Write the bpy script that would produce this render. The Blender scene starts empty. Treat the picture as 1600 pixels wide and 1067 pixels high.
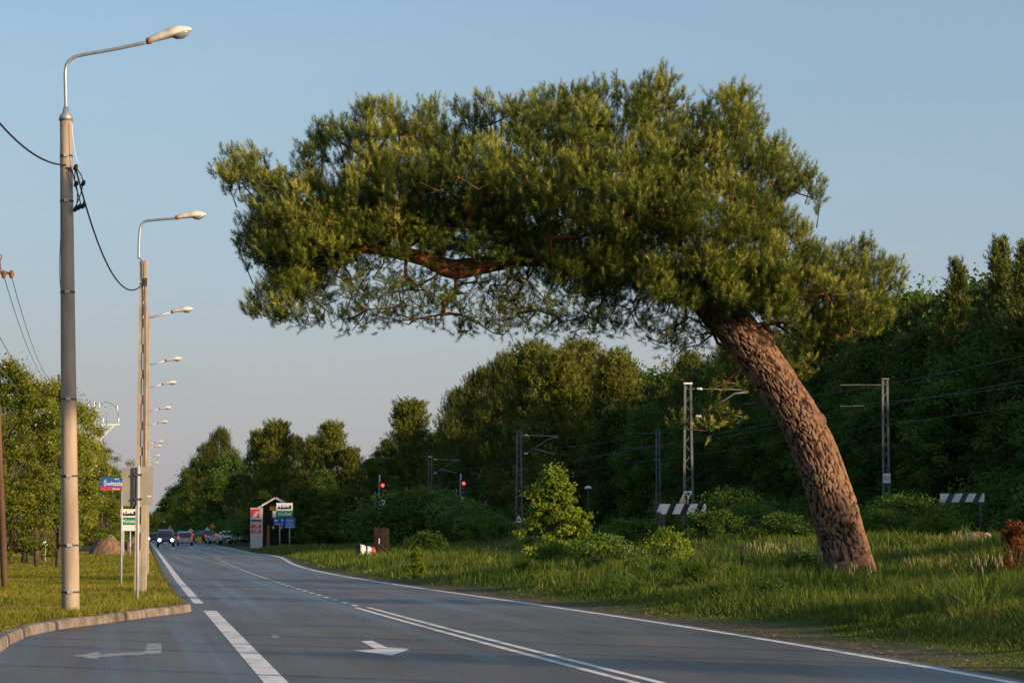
import bpy, math, random
import numpy as np
from mathutils import Vector, Matrix, noise as mnoise
R = math.radians
random.seed(7); rng = np.random.default_rng(7)
scene = bpy.context.scene
COL = scene.collection

# ------------------------------------------------------------------ camera, sky, sun, exposure
F = 4200.0; CH = 1.65
PITCH = math.atan(296.5 / F)
cam_d = bpy.data.cameras.new('camera'); cam = bpy.data.objects.new('camera', cam_d); COL.objects.link(cam)
cam_d.sensor_width = 36; cam_d.lens = F / 1600 * 36; cam_d.clip_start = .5; cam_d.clip_end = 9000
cam.location = (0, 0, CH); cam.rotation_euler = (math.pi / 2 + PITCH, 0, 0)
scene.camera = cam

SUN_EL = 13.5; SUN_AZ = 124.0          # azimuth clockwise from +Y (the view direction)
world = bpy.data.worlds.new("World"); scene.world = world; world.use_nodes = True
nt = world.node_tree; nt.nodes.clear()
sky = nt.nodes.new('ShaderNodeTexSky'); sky.sky_type = 'NISHITA'; sky.sun_disc = False
sky.sun_elevation = R(SUN_EL); sky.sun_rotation = R(SUN_AZ); sky.air_density = 1.0; sky.dust_density = 1.6; sky.ozone_density = 1.6
SKYK = 0.138
bg = nt.nodes.new('ShaderNodeBackground'); bg.inputs[1].default_value = SKYK
# mauve evening haze low in the sky
tc = nt.nodes.new('ShaderNodeTexCoord'); sx = nt.nodes.new('ShaderNodeSeparateXYZ'); nt.links.new(tc.outputs['Generated'], sx.inputs[0])
rmp = nt.nodes.new('ShaderNodeValToRGB'); nt.links.new(sx.outputs[2], rmp.inputs[0])
e = rmp.color_ramp.elements; e[0].position = 0.0; e[0].color = (.9, .9, .9, 1); e[1].position = .30; e[1].color = (.25, .25, .25, 1)
m_ = e.new(.10); m_.color = (.68, .68, .68, 1)
rc = nt.nodes.new('ShaderNodeValToRGB'); nt.links.new(sx.outputs[2], rc.inputs[0])
c_ = rc.color_ramp.elements; c_[0].position = 0.0; c_[0].color = (2.45, 2.25, 2.4, 1); c_[1].position = .26; c_[1].color = (1.12, 1.90, 2.9, 1)
k = c_.new(.05); k.color = (2.3, 2.35, 2.65, 1); k = c_.new(.11); k.color = (1.7, 2.2, 2.9, 1)
mx = nt.nodes.new('ShaderNodeMixRGB'); nt.links.new(rmp.outputs[0], mx.inputs[0]); nt.links.new(sky.outputs[0], mx.inputs[1]); nt.links.new(rc.outputs[0], mx.inputs[2])
cn = nt.nodes.new('ShaderNodeTexNoise'); cn.inputs['Scale'].default_value = 1.6; cn.inputs['Detail'].default_value = 6; cm_ = nt.nodes.new('ShaderNodeMapping'); cm_.inputs['Scale'].default_value = (1, 1, 5); nt.links.new(tc.outputs['Generated'], cm_.inputs[0]); nt.links.new(cm_.outputs[0], cn.inputs['Vector'])
cr_ = nt.nodes.new('ShaderNodeMapRange'); cr_.inputs[1].default_value = .3; cr_.inputs[2].default_value = .7; cr_.inputs[3].default_value = .93; cr_.inputs[4].default_value = 1.05; nt.links.new(cn.outputs[0], cr_.inputs[0])
vm = nt.nodes.new('ShaderNodeVectorMath'); vm.operation = 'SCALE'; nt.links.new(mx.outputs[0], vm.inputs[0]); nt.links.new(cr_.outputs[0], vm.inputs[3])
nt.links.new(vm.outputs[0], bg.inputs[0])
ow = nt.nodes.new('ShaderNodeOutputWorld'); nt.links.new(bg.outputs[0], ow.inputs[0])

sd = bpy.data.lights.new('sun', 'SUN'); sd.energy = 5.0; sd.angle = R(.6); sd.color = (1.0, .71, .42)
sun = bpy.data.objects.new('sun', sd); COL.objects.link(sun)
SD = Vector((-math.sin(R(SUN_AZ)) * math.cos(R(SUN_EL)), -math.cos(R(SUN_AZ)) * math.cos(R(SUN_EL)), -math.sin(R(SUN_EL))))
sun.rotation_euler = SD.to_track_quat('-Z', 'Y').to_euler()
scene.view_settings.view_transform = 'Standard'; scene.view_settings.look = 'None'
scene.view_settings.exposure = 0.42; scene.view_settings.gamma = 1; scene.view_settings.use_curve_mapping = False

# ------------------------------------------------------------------ pixel -> place helpers
CP, SP = math.cos(PITCH), math.sin(PITCH)
def ray(px, py):
    z = (533.5 - py) / F
    return Vector(((px - 800) / F, CP - SP * z, SP + CP * z))
def at(px, py, Y):
    d = ray(px, py); d = d * (Y / d.y); return Vector((d.x, Y, CH + d.z))
def gnd(px, py, z=0.0):
    d = ray(px, py); t = (z - CH) / d.z; return Vector((d.x * t, d.y * t, z))

# ------------------------------------------------------------------ object helpers
WL = {}
def wloc(o): return WL.get(o.name, Vector((0, 0, 0))) if o else Vector((0, 0, 0))
def tag(o, label=None, cat=None, group=None, kind=None):
    if label: o['label'] = label
    if cat: o['category'] = cat
    if group: o['group'] = group
    if kind: o['kind'] = kind
    return o
def thing(name, label, cat, loc=(0, 0, 0), group=None, rz=0):
    o = bpy.data.objects.new(name, None); o.empty_display_size = .2; COL.objects.link(o)
    o.location = loc; o.rotation_euler = (0, 0, rz); WL[o.name] = Vector(loc)
    return tag(o, label, cat, group)
def copytree(src, loc, rz=0.0, sc=(1, 1, 1), label=None, group=None):
    def rec(o, parent):
        c = o.copy(); COL.objects.link(c)
        if parent: c.parent = parent
        for ch in o.children: rec(ch, c)
        return c
    c = rec(src, None); c.location = loc; c.rotation_euler = (0, 0, rz); c.scale = sc
    if label: c['label'] = label
    if group: c['group'] = group
    return c

class MB:
    def __init__(s): s.v = []; s.f = []; s.uv = None
    def add(s, vs, fs):
        n = len(s.v); s.v += [tuple(p) for p in vs]; s.f += [tuple(i + n for i in f) for f in fs]; return s
    def box(s, c, d, M=None):
        hx, hy, hz = d[0] / 2, d[1] / 2, d[2] / 2; c = Vector(c)
        vs = [Vector((x, y, z)) for x in (-hx, hx) for y in (-hy, hy) for z in (-hz, hz)]
        vs = [c + (M @ p if M else p) for p in vs]
        return s.add(vs, [(0, 1, 3, 2), (4, 6, 7, 5), (0, 4, 5, 1), (2, 3, 7, 6), (0, 2, 6, 4), (1, 5, 7, 3)])
    def bar(s, a, b, w, d=None):
        a, b = Vector(a), Vector(b); ax = (b - a); L = ax.length; ax = ax.normalized()
        M = ax.to_track_quat('Z', 'Y').to_matrix(); return s.box((a + b) / 2, (w, d or w, L), M)
    def tube(s, pts, rad, n=8, caps=True):
        pts = [Vector(p) for p in pts]; K = len(pts)
        if not hasattr(rad, '__len__'): rad = [rad] * K
        vs = []; up = None
        for i, p in enumerate(pts):
            t = (pts[min(i + 1, K - 1)] - pts[max(i - 1, 0)]).normalized()
            if up is None: up = t.orthogonal().normalized()
            up = (up - t * up.dot(t))
            up = up.normalized() if up.length > 1e-6 else t.orthogonal().normalized()
            sd_ = t.cross(up)
            for j in range(n):
                a = 2 * math.pi * j / n; vs.append(p + (up * math.cos(a) + sd_ * math.sin(a)) * rad[i])
        fs = [(i * n + j, i * n + (j + 1) % n, (i + 1) * n + (j + 1) % n, (i + 1) * n + j) for i in range(K - 1) for j in range(n)]
        if caps: fs += [tuple(range(n))[::-1], tuple((K - 1) * n + j for j in range(n))]
        return s.add(vs, fs)
    def poly(s, pts, th):               # flat polygon extruded by vector th
        n = len(pts); pts = [Vector(p) for p in pts]; th = Vector(th)
        vs = pts + [p + th for p in pts]
        return s.add(vs, [tuple(range(n))[::-1], tuple(range(n, 2 * n))] + [(i, (i + 1) % n, n + (i + 1) % n, n + i) for i in range(n)])
    def obj(s, name, m, parent=None, smooth=False):
        w = wloc(parent)
        me = bpy.data.meshes.new(name); me.from_pydata([(x - w.x, y - w.y, z - w.z) for x, y, z in s.v], [], s.f); me.update()
        if smooth:
            for p in me.polygons: p.use_smooth = True
        me.materials.append(m)
        o = bpy.data.objects.new(name, me); COL.objects.link(o)
        if parent: o.parent = parent; WL[o.name] = w
        return o

def np_mesh(name, verts, faces, m, parent=None, attr=None, smooth=False):
    """verts (N,3), faces (M,k) all of size k"""
    w = wloc(parent)
    verts = np.asarray(verts, np.float32) - np.array(w, np.float32); faces = np.asarray(faces, np.int32); k = faces.shape[1]
    me = bpy.data.meshes.new(name)
    me.vertices.add(len(verts)); me.vertices.foreach_set('co', verts.ravel())
    me.loops.add(faces.size); me.loops.foreach_set('vertex_index', faces.ravel())
    me.polygons.add(len(faces)); me.polygons.foreach_set('loop_start', np.arange(0, faces.size, k, dtype=np.int32))
    me.update(calc_edges=True); me.validate()
    if smooth: me.polygons.foreach_set('use_smooth', np.ones(len(faces), bool))
    if attr is not None:
        for an, av in attr.items():
            a = me.attributes.new(an, 'FLOAT', 'POINT'); a.data.foreach_set('value', np.asarray(av, np.float32))
    me.materials.append(m)
    o = bpy.data.objects.new(name, me); COL.objects.link(o)
    if parent: o.parent = parent; WL[o.name] = w
    return o

# ------------------------------------------------------------------ materials
def mat(name, c1, c2=None, rough=.8, scale=4.0, bump=0.0, bscale=None, metal=0.0, spec=.3, emit=None, es=0, stretch=None, detail=5, coord='Object', contrast=(.35, .65)):
    m = bpy.data.materials.new(name); m.use_nodes = True; t = m.node_tree; b = t.nodes['Principled BSDF']
    b.inputs['Base Color'].default_value = (*c1, 1); b.inputs['Roughness'].default_value = rough
    b.inputs['Metallic'].default_value = metal; b.inputs['Specular IOR Level'].default_value = spec
    if emit: b.inputs['Emission Color'].default_value = (*emit, 1); b.inputs['Emission Strength'].default_value = es
    if c2 or bump:
        tc = t.nodes.new('ShaderNodeTexCoord'); mp = t.nodes.new('ShaderNodeMapping'); t.links.new(tc.outputs[coord], mp.inputs[0])
        if stretch: mp.inputs['Scale'].default_value = stretch
        nz = t.nodes.new('ShaderNodeTexNoise'); nz.inputs['Scale'].default_value = scale; nz.inputs['Detail'].default_value = detail; t.links.new(mp.outputs[0], nz.inputs['Vector'])
        if c2:
            r = t.nodes.new('ShaderNodeValToRGB'); r.color_ramp.elements[0].position = contrast[0]; r.color_ramp.elements[1].position = contrast[1]
            r.color_ramp.elements[0].color = (*c1, 1); r.color_ramp.elements[1].color = (*c2, 1)
            t.links.new(nz.outputs[0], r.inputs[0]); t.links.new(r.outputs[0], b.inputs['Base Color'])
        if bump:
            n2 = t.nodes.new('ShaderNodeTexNoise'); n2.inputs['Scale'].default_value = bscale or scale * 6; n2.inputs['Detail'].default_value = 4; t.links.new(mp.outputs[0], n2.inputs['Vector'])
            bp = t.nodes.new('ShaderNodeBump'); bp.inputs['Strength'].default_value = bump; bp.inputs['Distance'].default_value = .02
            t.links.new(n2.outputs[0], bp.inputs['Height']); t.links.new(bp.outputs[0], b.inputs['Normal'])
    return m

def leafmat(name, ca, cb, cc=None, trans=.35, rough=.7, objvar=.35, spec=.06):
    """colour runs ca -> cb (-> cc) by the vertex attribute 'v', varied a little from tree to tree"""
    m = bpy.data.materials.new(name); m.use_nodes = True; t = m.node_tree; t.nodes.clear()
    at_ = t.nodes.new('ShaderNodeAttribute'); at_.attribute_name = 'v'
    r = t.nodes.new('ShaderNodeValToRGB'); el = r.color_ramp.elements
    el[0].color = (*ca, 1); el[1].color = (*(cc or cb), 1)
    if cc: q = el.new(.6); q.color = (*cb, 1)
    t.links.new(at_.outputs['Fac'], r.inputs[0])
    oi = t.nodes.new('ShaderNodeObjectInfo'); hs = t.nodes.new('ShaderNodeHueSaturation')
    mr = t.nodes.new('ShaderNodeMapRange'); mr.inputs[3].default_value = 1 - objvar; mr.inputs[4].default_value = 1 + objvar
    t.links.new(oi.outputs['Random'], mr.inputs[0]); t.links.new(mr.outputs[0], hs.inputs['Value']); t.links.new(r.outputs[0], hs.inputs['Color'])
    b = t.nodes.new('ShaderNodeBsdfPrincipled'); b.inputs['Roughness'].default_value = rough; b.inputs['Specular IOR Level'].default_value = spec
    tr = t.nodes.new('ShaderNodeBsdfTranslucent'); mx = t.nodes.new('ShaderNodeMixShader'); mx.inputs[0].default_value = trans
    o = t.nodes.new('ShaderNodeOutputMaterial')
    t.links.new(hs.outputs[0], b.inputs['Base Color']); t.links.new(hs.outputs[0], tr.inputs[0])
    t.links.new(b.outputs[0], mx.inputs[1]); t.links.new(tr.outputs[0], mx.inputs[2]); t.links.new(mx.outputs[0], o.inputs[0])
    return m

M = {}
M['concrete'] = mat('concrete_pole', (.27, .21, .16), (.40, .33, .26), .85, 3, .35, 60, stretch=(1, 1, .25))
M['mast'] = mat('shaded_mast_steel', (.08, .09, .10), (.15, .16, .17), .6, 2)  # pale steel darkened: the shade on the masts is put into the colour
M['concrete2'] = mat('concrete_weathered', (.30, .25, .20), (.42, .36, .29), .9, 2.5, .3, 40)
M['kerb'] = mat('kerb_concrete', (.13, .11, .095), (.27, .23, .20), .9, 3.5, .7, 40, detail=9)
M['steel'] = mat('galvanised_steel', (.30, .32, .34), (.42, .44, .46), .45, 8, metal=.6)
M['steelpaint'] = mat('pale_grey_paint', (.32, .36, .38), (.45, .48, .50), .55, 3)
M['rust'] = mat('rusty_steel', (.16, .07, .035), (.28, .13, .07), .85, 10, .3)
M['lamp'] = mat('lamp_shell', (.62, .56, .46), (.74, .69, .60), .4, 9, contrast=(.3, .6))
M['glassbowl'] = mat('lamp_glass', (.18, .20, .22), (.26, .28, .30), .15, 20, spec=.6)
M['black'] = mat('black_rubber', (.012, .012, .014), (.02, .02, .022), .6, 20)
M['signback'] = mat('sign_back_grey', (.27, .25, .22), (.33, .30, .26), .55, 3)
M['darkgrey'] = mat('dark_grey_metal', (.05, .05, .055), (.08, .08, .085), .6, 5)
M['white'] = mat('white_sheet', (.70, .70, .70), (.78, .78, .78), .5, 4)
M['blackpaint'] = mat('black_paint', (.012, .012, .012), (.02, .02, .02), .5, 4)
M['blue'] = mat('sign_blue', (.015, .10, .42), (.02, .12, .48), .4, 4)
M['red'] = mat('sign_red', (.55, .03, .03), (.62, .05, .04), .45, 4)
M['green'] = mat('sign_green', (.01, .22, .12), (.015, .26, .15), .4, 4)
M['orange'] = mat('sign_orange', (.75, .28, .03), (.8, .33, .05), .45, 4)
M['yellow'] = mat('sign_yellow', (.75, .50, .04), (.8, .55, .06), .45, 4)
M['wood'] = mat('shaded_old_wood', (.013, .008, .006), (.032, .02, .016), .9, 4, .6, 40, stretch=(1, 1, .1))  # old wood, darkened further: the timber box's shade is put into the colour
M['woodpole'] = mat('brown_wood_pole', (.07, .04, .028), (.13, .08, .05), .9, 4, .5, 40, stretch=(1, 1, .1))
M['glass'] = mat('car_glass', (.02, .025, .03), (.03, .035, .04), .08, 4, spec=.6)
M['tyre'] = mat('tyre_rubber', (.015, .015, .015), (.025, .025, .025), .85, 20)
M['rim'] = mat('wheel_rim', (.35, .35, .37), (.45, .45, .47), .35, 9, metal=.7)
M['headlight'] = mat('lit_headlight', (1, .95, .85), emit=(1, .93, .80), es=14)
M['taillight'] = mat('tail_light', (.5, .02, .02), emit=(1, .05, .03), es=.8)
M['redlamp'] = mat('lit_red_signal', (.9, .05, .02), emit=(1, .06, .03), es=2.6)
M['soil'] = mat('dug_soil', (.11, .07, .045), (.23, .15, .10), .95, 2.2, .8, 12)
M['rail'] = mat('rail_steel', (.10, .06, .045), (.18, .13, .1), .5, 5, metal=.5)
M['ballast'] = mat('ballast_stone', (.10, .09, .085), (.2, .18, .165), .95, 9, 1, 30)
M['stone'] = mat('pale_stone', (.28, .25, .23), (.42, .38, .34), .9, 5, .5)
M['stub'] = mat('stub_bark', (.07, .038, .025), (.20, .11, .07), .9, 9, .9, 30)
M['cutwood'] = mat('sawn_wood_face', (.13, .075, .045), (.24, .145, .09), .85, 14, .3)
M['porcelain'] = mat('white_porcelain', (.62, .60, .56), (.7, .68, .64), .25, 4)

def asphalt():
    m = bpy.data.materials.new('asphalt'); m.use_nodes = True; t = m.node_tree; b = t.nodes['Principled BSDF']
    tc = t.nodes.new('ShaderNodeTexCoord')
    def nz(scale, st=(1, 1, 1), det=5):
        m0 = t.nodes.new('ShaderNodeMapping'); m0.inputs['Rotation'].default_value = (0, 0, R(-8.2)); t.links.new(tc.outputs['Object'], m0.inputs[0]); mp = t.nodes.new('ShaderNodeMapping'); mp.inputs['Scale'].default_value = st; t.links.new(m0.outputs[0], mp.inputs[0])
        n = t.nodes.new('ShaderNodeTexNoise'); n.inputs['Scale'].default_value = scale; n.inputs['Detail'].default_value = det; t.links.new(mp.outputs[0], n.inputs['Vector']); return n
    a = nz(.9, (1, .18, 1)); g = nz(60, det=2); w = nz(.35, (1, .5, 1))
    def ramp(n, p0, c0, p1, c1):
        r = t.nodes.new('ShaderNodeValToRGB'); r.color_ramp.elements[0].position = p0; r.color_ramp.elements[0].color = (*c0, 1); r.color_ramp.elements[1].position = p1; r.color_ramp.elements[1].color = (*c1, 1)
        t.links.new(n.outputs[0], r.inputs[0]); return r
    r1 = ramp(a, .3, (.072, .063, .055), .7, (.128, .113, .098)); r2 = ramp(g, .3, (.55, .55, .55), .7, (1.35, 1.35, 1.35))
    mx = t.nodes.new('ShaderNodeMixRGB'); mx.blend_type = 'MULTIPLY'; mx.inputs[0].default_value = 1; t.links.new(r1.outputs[0], mx.inputs[1]); t.links.new(r2.outputs[0], mx.inputs[2])
    t.links.new(mx.outputs[0], b.inputs['Base Color'])
    tk = nz(1.6, (1, .012, 1), 3); r4 = ramp(tk, .35, (.80,) * 3, .65, (1.22,) * 3); mx2 = t.nodes.new('ShaderNodeMixRGB'); mx2.blend_type = 'MULTIPLY'; mx2.inputs[0].default_value = 1; t.links.new(mx.outputs[0], mx2.inputs[1]); t.links.new(r4.outputs[0], mx2.inputs[2]); t.links.new(mx2.outputs[0], b.inputs['Base Color'])
    r3 = ramp(tk, .35, (.36,) * 3, .65, (.56,) * 3); t.links.new(r3.outputs[0], b.inputs['Roughness'])
    b.inputs['Specular IOR Level'].default_value = .3
    bp = t.nodes.new('ShaderNodeBump'); bp.inputs['Strength'].default_value = .35; bp.inputs['Distance'].default_value = .006
    t.links.new(g.outputs[0], bp.inputs['Height']); t.links.new(bp.outputs[0], b.inputs['Normal'])
    return m
M['asphalt'] = asphalt()
M['paint'] = mat('road_paint_worn', (.42, .41, .40), (.74, .73, .71), .6, 2.2, .25, 60, detail=9, contrast=(.32, .52))
M['paintfaint'] = mat('road_paint_faded', (.16, .155, .15), (.42, .41, .40), .65, 5, .25, 60, detail=9, contrast=(.38, .58))

def ground_mat():
    m = bpy.data.materials.new('verge_ground'); m.use_nodes = True; t = m.node_tree; b = t.nodes['Principled BSDF']; b.inputs['Roughness'].default_value = .95; b.inputs['Specular IOR Level'].default_value = .1
    tc = t.nodes.new('ShaderNodeTexCoord')
    n = t.nodes.new('ShaderNodeTexNoise'); n.inputs['Scale'].default_value = 1.6; n.inputs['Detail'].default_value = 8; t.links.new(tc.outputs['Object'], n.inputs['Vector'])
    g = t.nodes.new('ShaderNodeValToRGB'); g.color_ramp.elements[0].position = .3; g.color_ramp.elements[0].color = (.035, .05, .015, 1); g.color_ramp.elements[1].position = .7; g.color_ramp.elements[1].color = (.085, .10, .03, 1); t.links.new(n.outputs[0], g.inputs[0])
    n2 = t.nodes.new('ShaderNodeTexNoise'); n2.inputs['Scale'].default_value = 5; n2.inputs['Detail'].default_value = 8; t.links.new(tc.outputs['Object'], n2.inputs['Vector'])
    s = t.nodes.new('ShaderNodeValToRGB'); s.color_ramp.elements[0].position = .3; s.color_ramp.elements[0].color = (.07, .05, .042, 1); s.color_ramp.elements[1].position = .7; s.color_ramp.elements[1].color = (.2, .15, .12, 1); t.links.new(n2.outputs[0], s.inputs[0])
    a = t.nodes.new('ShaderNodeAttribute'); a.attribute_name = 'soil'
    ad = t.nodes.new('ShaderNodeMath'); ad.operation = 'ADD'; mu = t.nodes.new('ShaderNodeMath'); mu.operation = 'MULTIPLY_ADD'; mu.inputs[1].default_value = 1.6; mu.inputs[2].default_value = -.8
    t.links.new(n.outputs[0], mu.inputs[0]); t.links.new(a.outputs['Fac'], ad.inputs[0]); t.links.new(mu.outputs[0], ad.inputs[1])
    cl = t.nodes.new('ShaderNodeClamp'); t.links.new(ad.outputs[0], cl.inputs[0])
    mx = t.nodes.new('ShaderNodeMixRGB'); t.links.new(cl.outputs[0], mx.inputs[0]); t.links.new(g.outputs[0], mx.inputs[1]); t.links.new(s.outputs[0], mx.inputs[2])
    t.links.new(mx.outputs[0], b.inputs['Base Color'])
    bp = t.nodes.new('ShaderNodeBump'); bp.inputs['Strength'].default_value = .8; bp.inputs['Distance'].default_value = .05; t.links.new(n2.outputs[0], bp.inputs['Height']); t.links.new(bp.outputs[0], b.inputs['Normal'])
    return m
M['ground'] = ground_mat()

def bark_mat(name, hi, lo, coord_scale=1.0):
    m = bpy.data.materials.new(name); m.use_nodes = True; t = m.node_tree; b = t.nodes['Principled BSDF']; b.inputs['Roughness'].default_value = .9; b.inputs['Specular IOR Level'].default_value = .15
    a = t.nodes.new('ShaderNodeAttribute'); a.attribute_name = 'plate'
    r = t.nodes.new('ShaderNodeValToRGB'); r.color_ramp.elements[0].position = .02; r.color_ramp.elements[0].color = (*lo, 1); r.color_ramp.elements[1].position = .55; r.color_ramp.elements[1].color = (*hi, 1)
    t.links.new(a.outputs['Fac'], r.inputs[0])
    tc = t.nodes.new('ShaderNodeTexCoord'); n = t.nodes.new('ShaderNodeTexNoise'); n.inputs['Scale'].default_value = 7 * coord_scale; n.inputs['Detail'].default_value = 8; t.links.new(tc.outputs['Object'], n.inputs['Vector'])
    r2 = t.nodes.new('ShaderNodeValToRGB'); r2.color_ramp.elements[0].position = .3; r2.color_ramp.elements[0].color = (.6, .55, .55, 1); r2.color_ramp.elements[1].position = .7; r2.color_ramp.elements[1].color = (1.3, 1.2, 1.15, 1); t.links.new(n.outputs[0], r2.inputs[0])
    mx = t.nodes.new('ShaderNodeMixRGB'); mx.blend_type = 'MULTIPLY'; mx.inputs[0].default_value = 1; t.links.new(r.outputs[0], mx.inputs[1]); t.links.new(r2.outputs[0], mx.inputs[2]); t.links.new(mx.outputs[0], b.inputs['Base Color'])
    n3 = t.nodes.new('ShaderNodeTexNoise'); n3.inputs['Scale'].default_value = 40 * coord_scale; n3.inputs['Detail'].default_value = 5; t.links.new(tc.outputs['Object'], n3.inputs['Vector'])
    bp = t.nodes.new('ShaderNodeBump'); bp.inputs['Strength'].default_value = .6; bp.inputs['Distance'].default_value = .015; t.links.new(n3.outputs[0], bp.inputs['Height']); t.links.new(bp.outputs[0], b.inputs['Normal'])
    return m
M['bark'] = bark_mat('pine_bark', (.225, .145, .096), (.012, .007, .005))
M['limb'] = mat('orange_pine_limb', (.10, .036, .018), (.24, .085, .038), .85, 6, .6, 30)
M['twig'] = mat('pine_twig', (.07, .042, .028), (.12, .07, .045), .9, 8)
M['treebark'] = mat('tree_bark', (.05, .036, .026), (.10, .075, .055), .95, 5, .6, 25)
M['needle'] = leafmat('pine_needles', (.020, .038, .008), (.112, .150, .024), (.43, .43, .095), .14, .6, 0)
M['fpine'] = leafmat('forest_pine_needles', (.030, .050, .012), (.085, .105, .022), (.16, .165, .04), .2, .6, .3)
M['sunlit_pine'] = leafmat('sunlit_pine_needles', (.055, .080, .015), (.14, .16, .03), (.27, .27, .06), .25, .6, .12)  # brighter golden copy of the forest needles: sunlight put into the colour
M['leaf'] = leafmat('broad_leaves', (.036, .078, .014), (.085, .145, .024), (.14, .20, .036), .35, .5, .35)
M['leafbright'] = leafmat('young_maple_leaves', (.11, .165, .02), (.20, .28, .03), (.33, .38, .06), .4, .5, .1)
M['robinia'] = leafmat('robinia_leaves', (.095, .135, .013), (.21, .25, .027), (.36, .34, .05), .4, .5, .2)
M['blossom'] = leafmat('cream_blossom', (.40, .34, .20), (.5, .44, .28), None, .3, .7, .1)
M['shrub'] = leafmat('shrub_leaves', (.045, .095, .016), (.10, .17, .028), (.15, .22, .04), .35, .5, .25)
M['deadleaf'] = leafmat('dry_brown_needles', (.10, .035, .015), (.20, .075, .03), (.28, .12, .05), .2, .8, 0)
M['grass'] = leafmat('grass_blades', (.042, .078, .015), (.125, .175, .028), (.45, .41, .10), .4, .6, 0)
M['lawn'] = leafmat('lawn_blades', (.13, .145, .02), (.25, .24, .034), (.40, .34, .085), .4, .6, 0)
M['seed'] = leafmat('seed_heads', (.26, .24, .13), (.4, .36, .2), None, .3, .7, 0)

# ------------------------------------------------------------------ road lines (world x by y)
def line_from(px):
    P = sorted([(gnd(x, y).y, gnd(x, y).x) for x, y in px]); return np.array([p[0] for p in P]), np.array([p[1] for p in P])
LY, LX = line_from([(432, 1067), (328, 954), (310, 942), (278, 905), (250.5, 867)])
RY, RX = line_from([(1562, 1064), (1337, 1024), (1202, 999), (1000, 967), (942, 957), (794, 939), (680, 923), (575, 908), (487, 887), (444, 876), (397, 864.5)])
def ext(Y, ys, xs, s0, s1):
    Y = np.asarray(Y, float); r = np.interp(Y, ys, xs)
    r = np.where(Y < ys[0], xs[0] + s0 * (Y - ys[0]), r); return np.where(Y > ys[-1], xs[-1] + s1 * (Y - ys[-1]), r)
def fitline(ys, xs, deg, s1, s0):
    c = np.polyfit(ys, xs, deg)
    def f(Y):
        Y = np.asarray(Y, float); Yc = np.clip(Y, ys[0], ys[-1]); r = np.polyval(c, Yc)
        return r + np.where(Y < ys[0], s0 * (Y - ys[0]), 0) + np.where(Y > ys[-1], s1 * (Y - ys[-1]), 0)
    return f
xL = lambda Y: ext(Y, LY, LX, -.139, -.137)
_xR = fitline(RY, RX, 4, -.133, -.125)
xR = lambda Y: _xR(Y)
CY, CX = line_from([(983, 1066), (815.5, 1010), (578, 949), (533, 938.5), (494, 929), (462.5, 920.5), (438, 913.5), (402, 898), (345, 874.8), (324, 865)])
_xC = fitline(CY, CX, 3, -.135, -.15)
def xC(Y):
    Y = np.asarray(Y, float); return np.where(Y < 170, _xC(Y), (xL(Y) + xR(Y)) / 2) if True else 0
KERB = [gnd(*p) for p in [(0, 1019), (19, 1005), (47, 992.5), (94, 982.5), (175, 972), (231, 964), (300, 955.6)]]
def smooth(a, b, x):
    t = np.clip((np.asarray(x, float) - a) / (b - a), 0, 1); return t * t * (3 - 2 * t)
KY = np.array([-80, 0, 20] + [k.y for k in KERB] + [58.0]); KX = np.array([-7 - .139 * (-80 - 36) + .9, -7 + .139 * 36 + .9 - 1.0, -7 + .139 * 17 + .0] + [k.x for k in KERB] + [float(xL(58.0)) - .36])
def lb(Y):
    Y = np.asarray(Y, float); return np.where(Y < 58, np.interp(Y, KY, KX), xL(Y) - .36)
def rb(Y): return xR(Y) + .28
XT = lambda Y: 9.4 - .125 * (np.asarray(Y, float) - 143)      # near row of catenary masts
def und(x, y): return .5 * np.sin(x * .9 + y * .33) + .3 * np.sin(x * 1.9 - y * .71 + 1) + .2 * np.sin(y * 1.3 + x * .2 + 2)
def H(x, y):
    x = np.asarray(x, float); y = np.asarray(y, float)
    l, r = lb(y), rb(y)
    left = .13 + .03 * und(x * .5, y * .5) * smooth(0, 3, l - x) + .25 * smooth(20, 60, l - x)
    left = np.where(y > 58, left - .09 * (1 - smooth(0, .8, l - x)), left)
    s = x - r
    right = -.02 + .36 * smooth(0, 6, s) + .09 * und(x, y) * smooth(1, 5, s) + .92 * smooth(-10, -2, x - XT(y))
    left = np.where((y < 57) & (x > l - .22), -.05, left)
    z = np.where(x < l, left, np.where(x > r, right, -.06))
    return z

# ground sheet, columns hug the road edges
ys = np.concatenate([np.arange(-60, 20, 6), np.arange(20, 130, .9), np.arange(130, 260, 3), np.geomspace(260, 5000, 40)])
lo = np.array([0.0, .19, .21, .5, 1, 1.6, 2.4, 3.3, 4.5, 6, 8, 10.5, 14, 20, 30, 50, 90, 200, 600, 2500])[::-1]
ro = np.concatenate([[0.0, .15, .4, .8], np.arange(1.2, 26, .8), [28, 32, 40, 60, 100, 250, 700, 2500]])
rows = []; soil = []
for y in ys:
    l, r = float(lb(y)), float(rb(y))
    xs_ = np.concatenate([l - .02 - lo, [l + .02, (l + r) / 2, r - .02], r + ro])
    zs_ = H(xs_, np.full_like(xs_, y))
    rows.append(np.stack([xs_, np.full_like(xs_, y), zs_], 1))
    s = xs_ - r; wob = .5 + .5 * np.sin(y * .31) * np.sin(y * .13 + 1)
    so = np.where(s > 0, 1.1 * (1 - smooth(.15 + .5 * wob, .6 + 1.2 * wob, s * (1 + max(0, y - 60) * .02))), 0) + np.where(s < -(r - l), .55 * (1 - smooth(0, .7, l - xs_)), 0)
    so = so + .8 * np.exp(-((y - 118) / 3.0) ** 2) * (xs_ < l - 5) + (.7 * smooth(-4, 0, xs_ - XT(y)))
    soil.append(so - .35)
g = np.stack(rows); nr, nc = g.shape[:2]
idx = np.arange(nr * nc).reshape(nr, nc)
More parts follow.
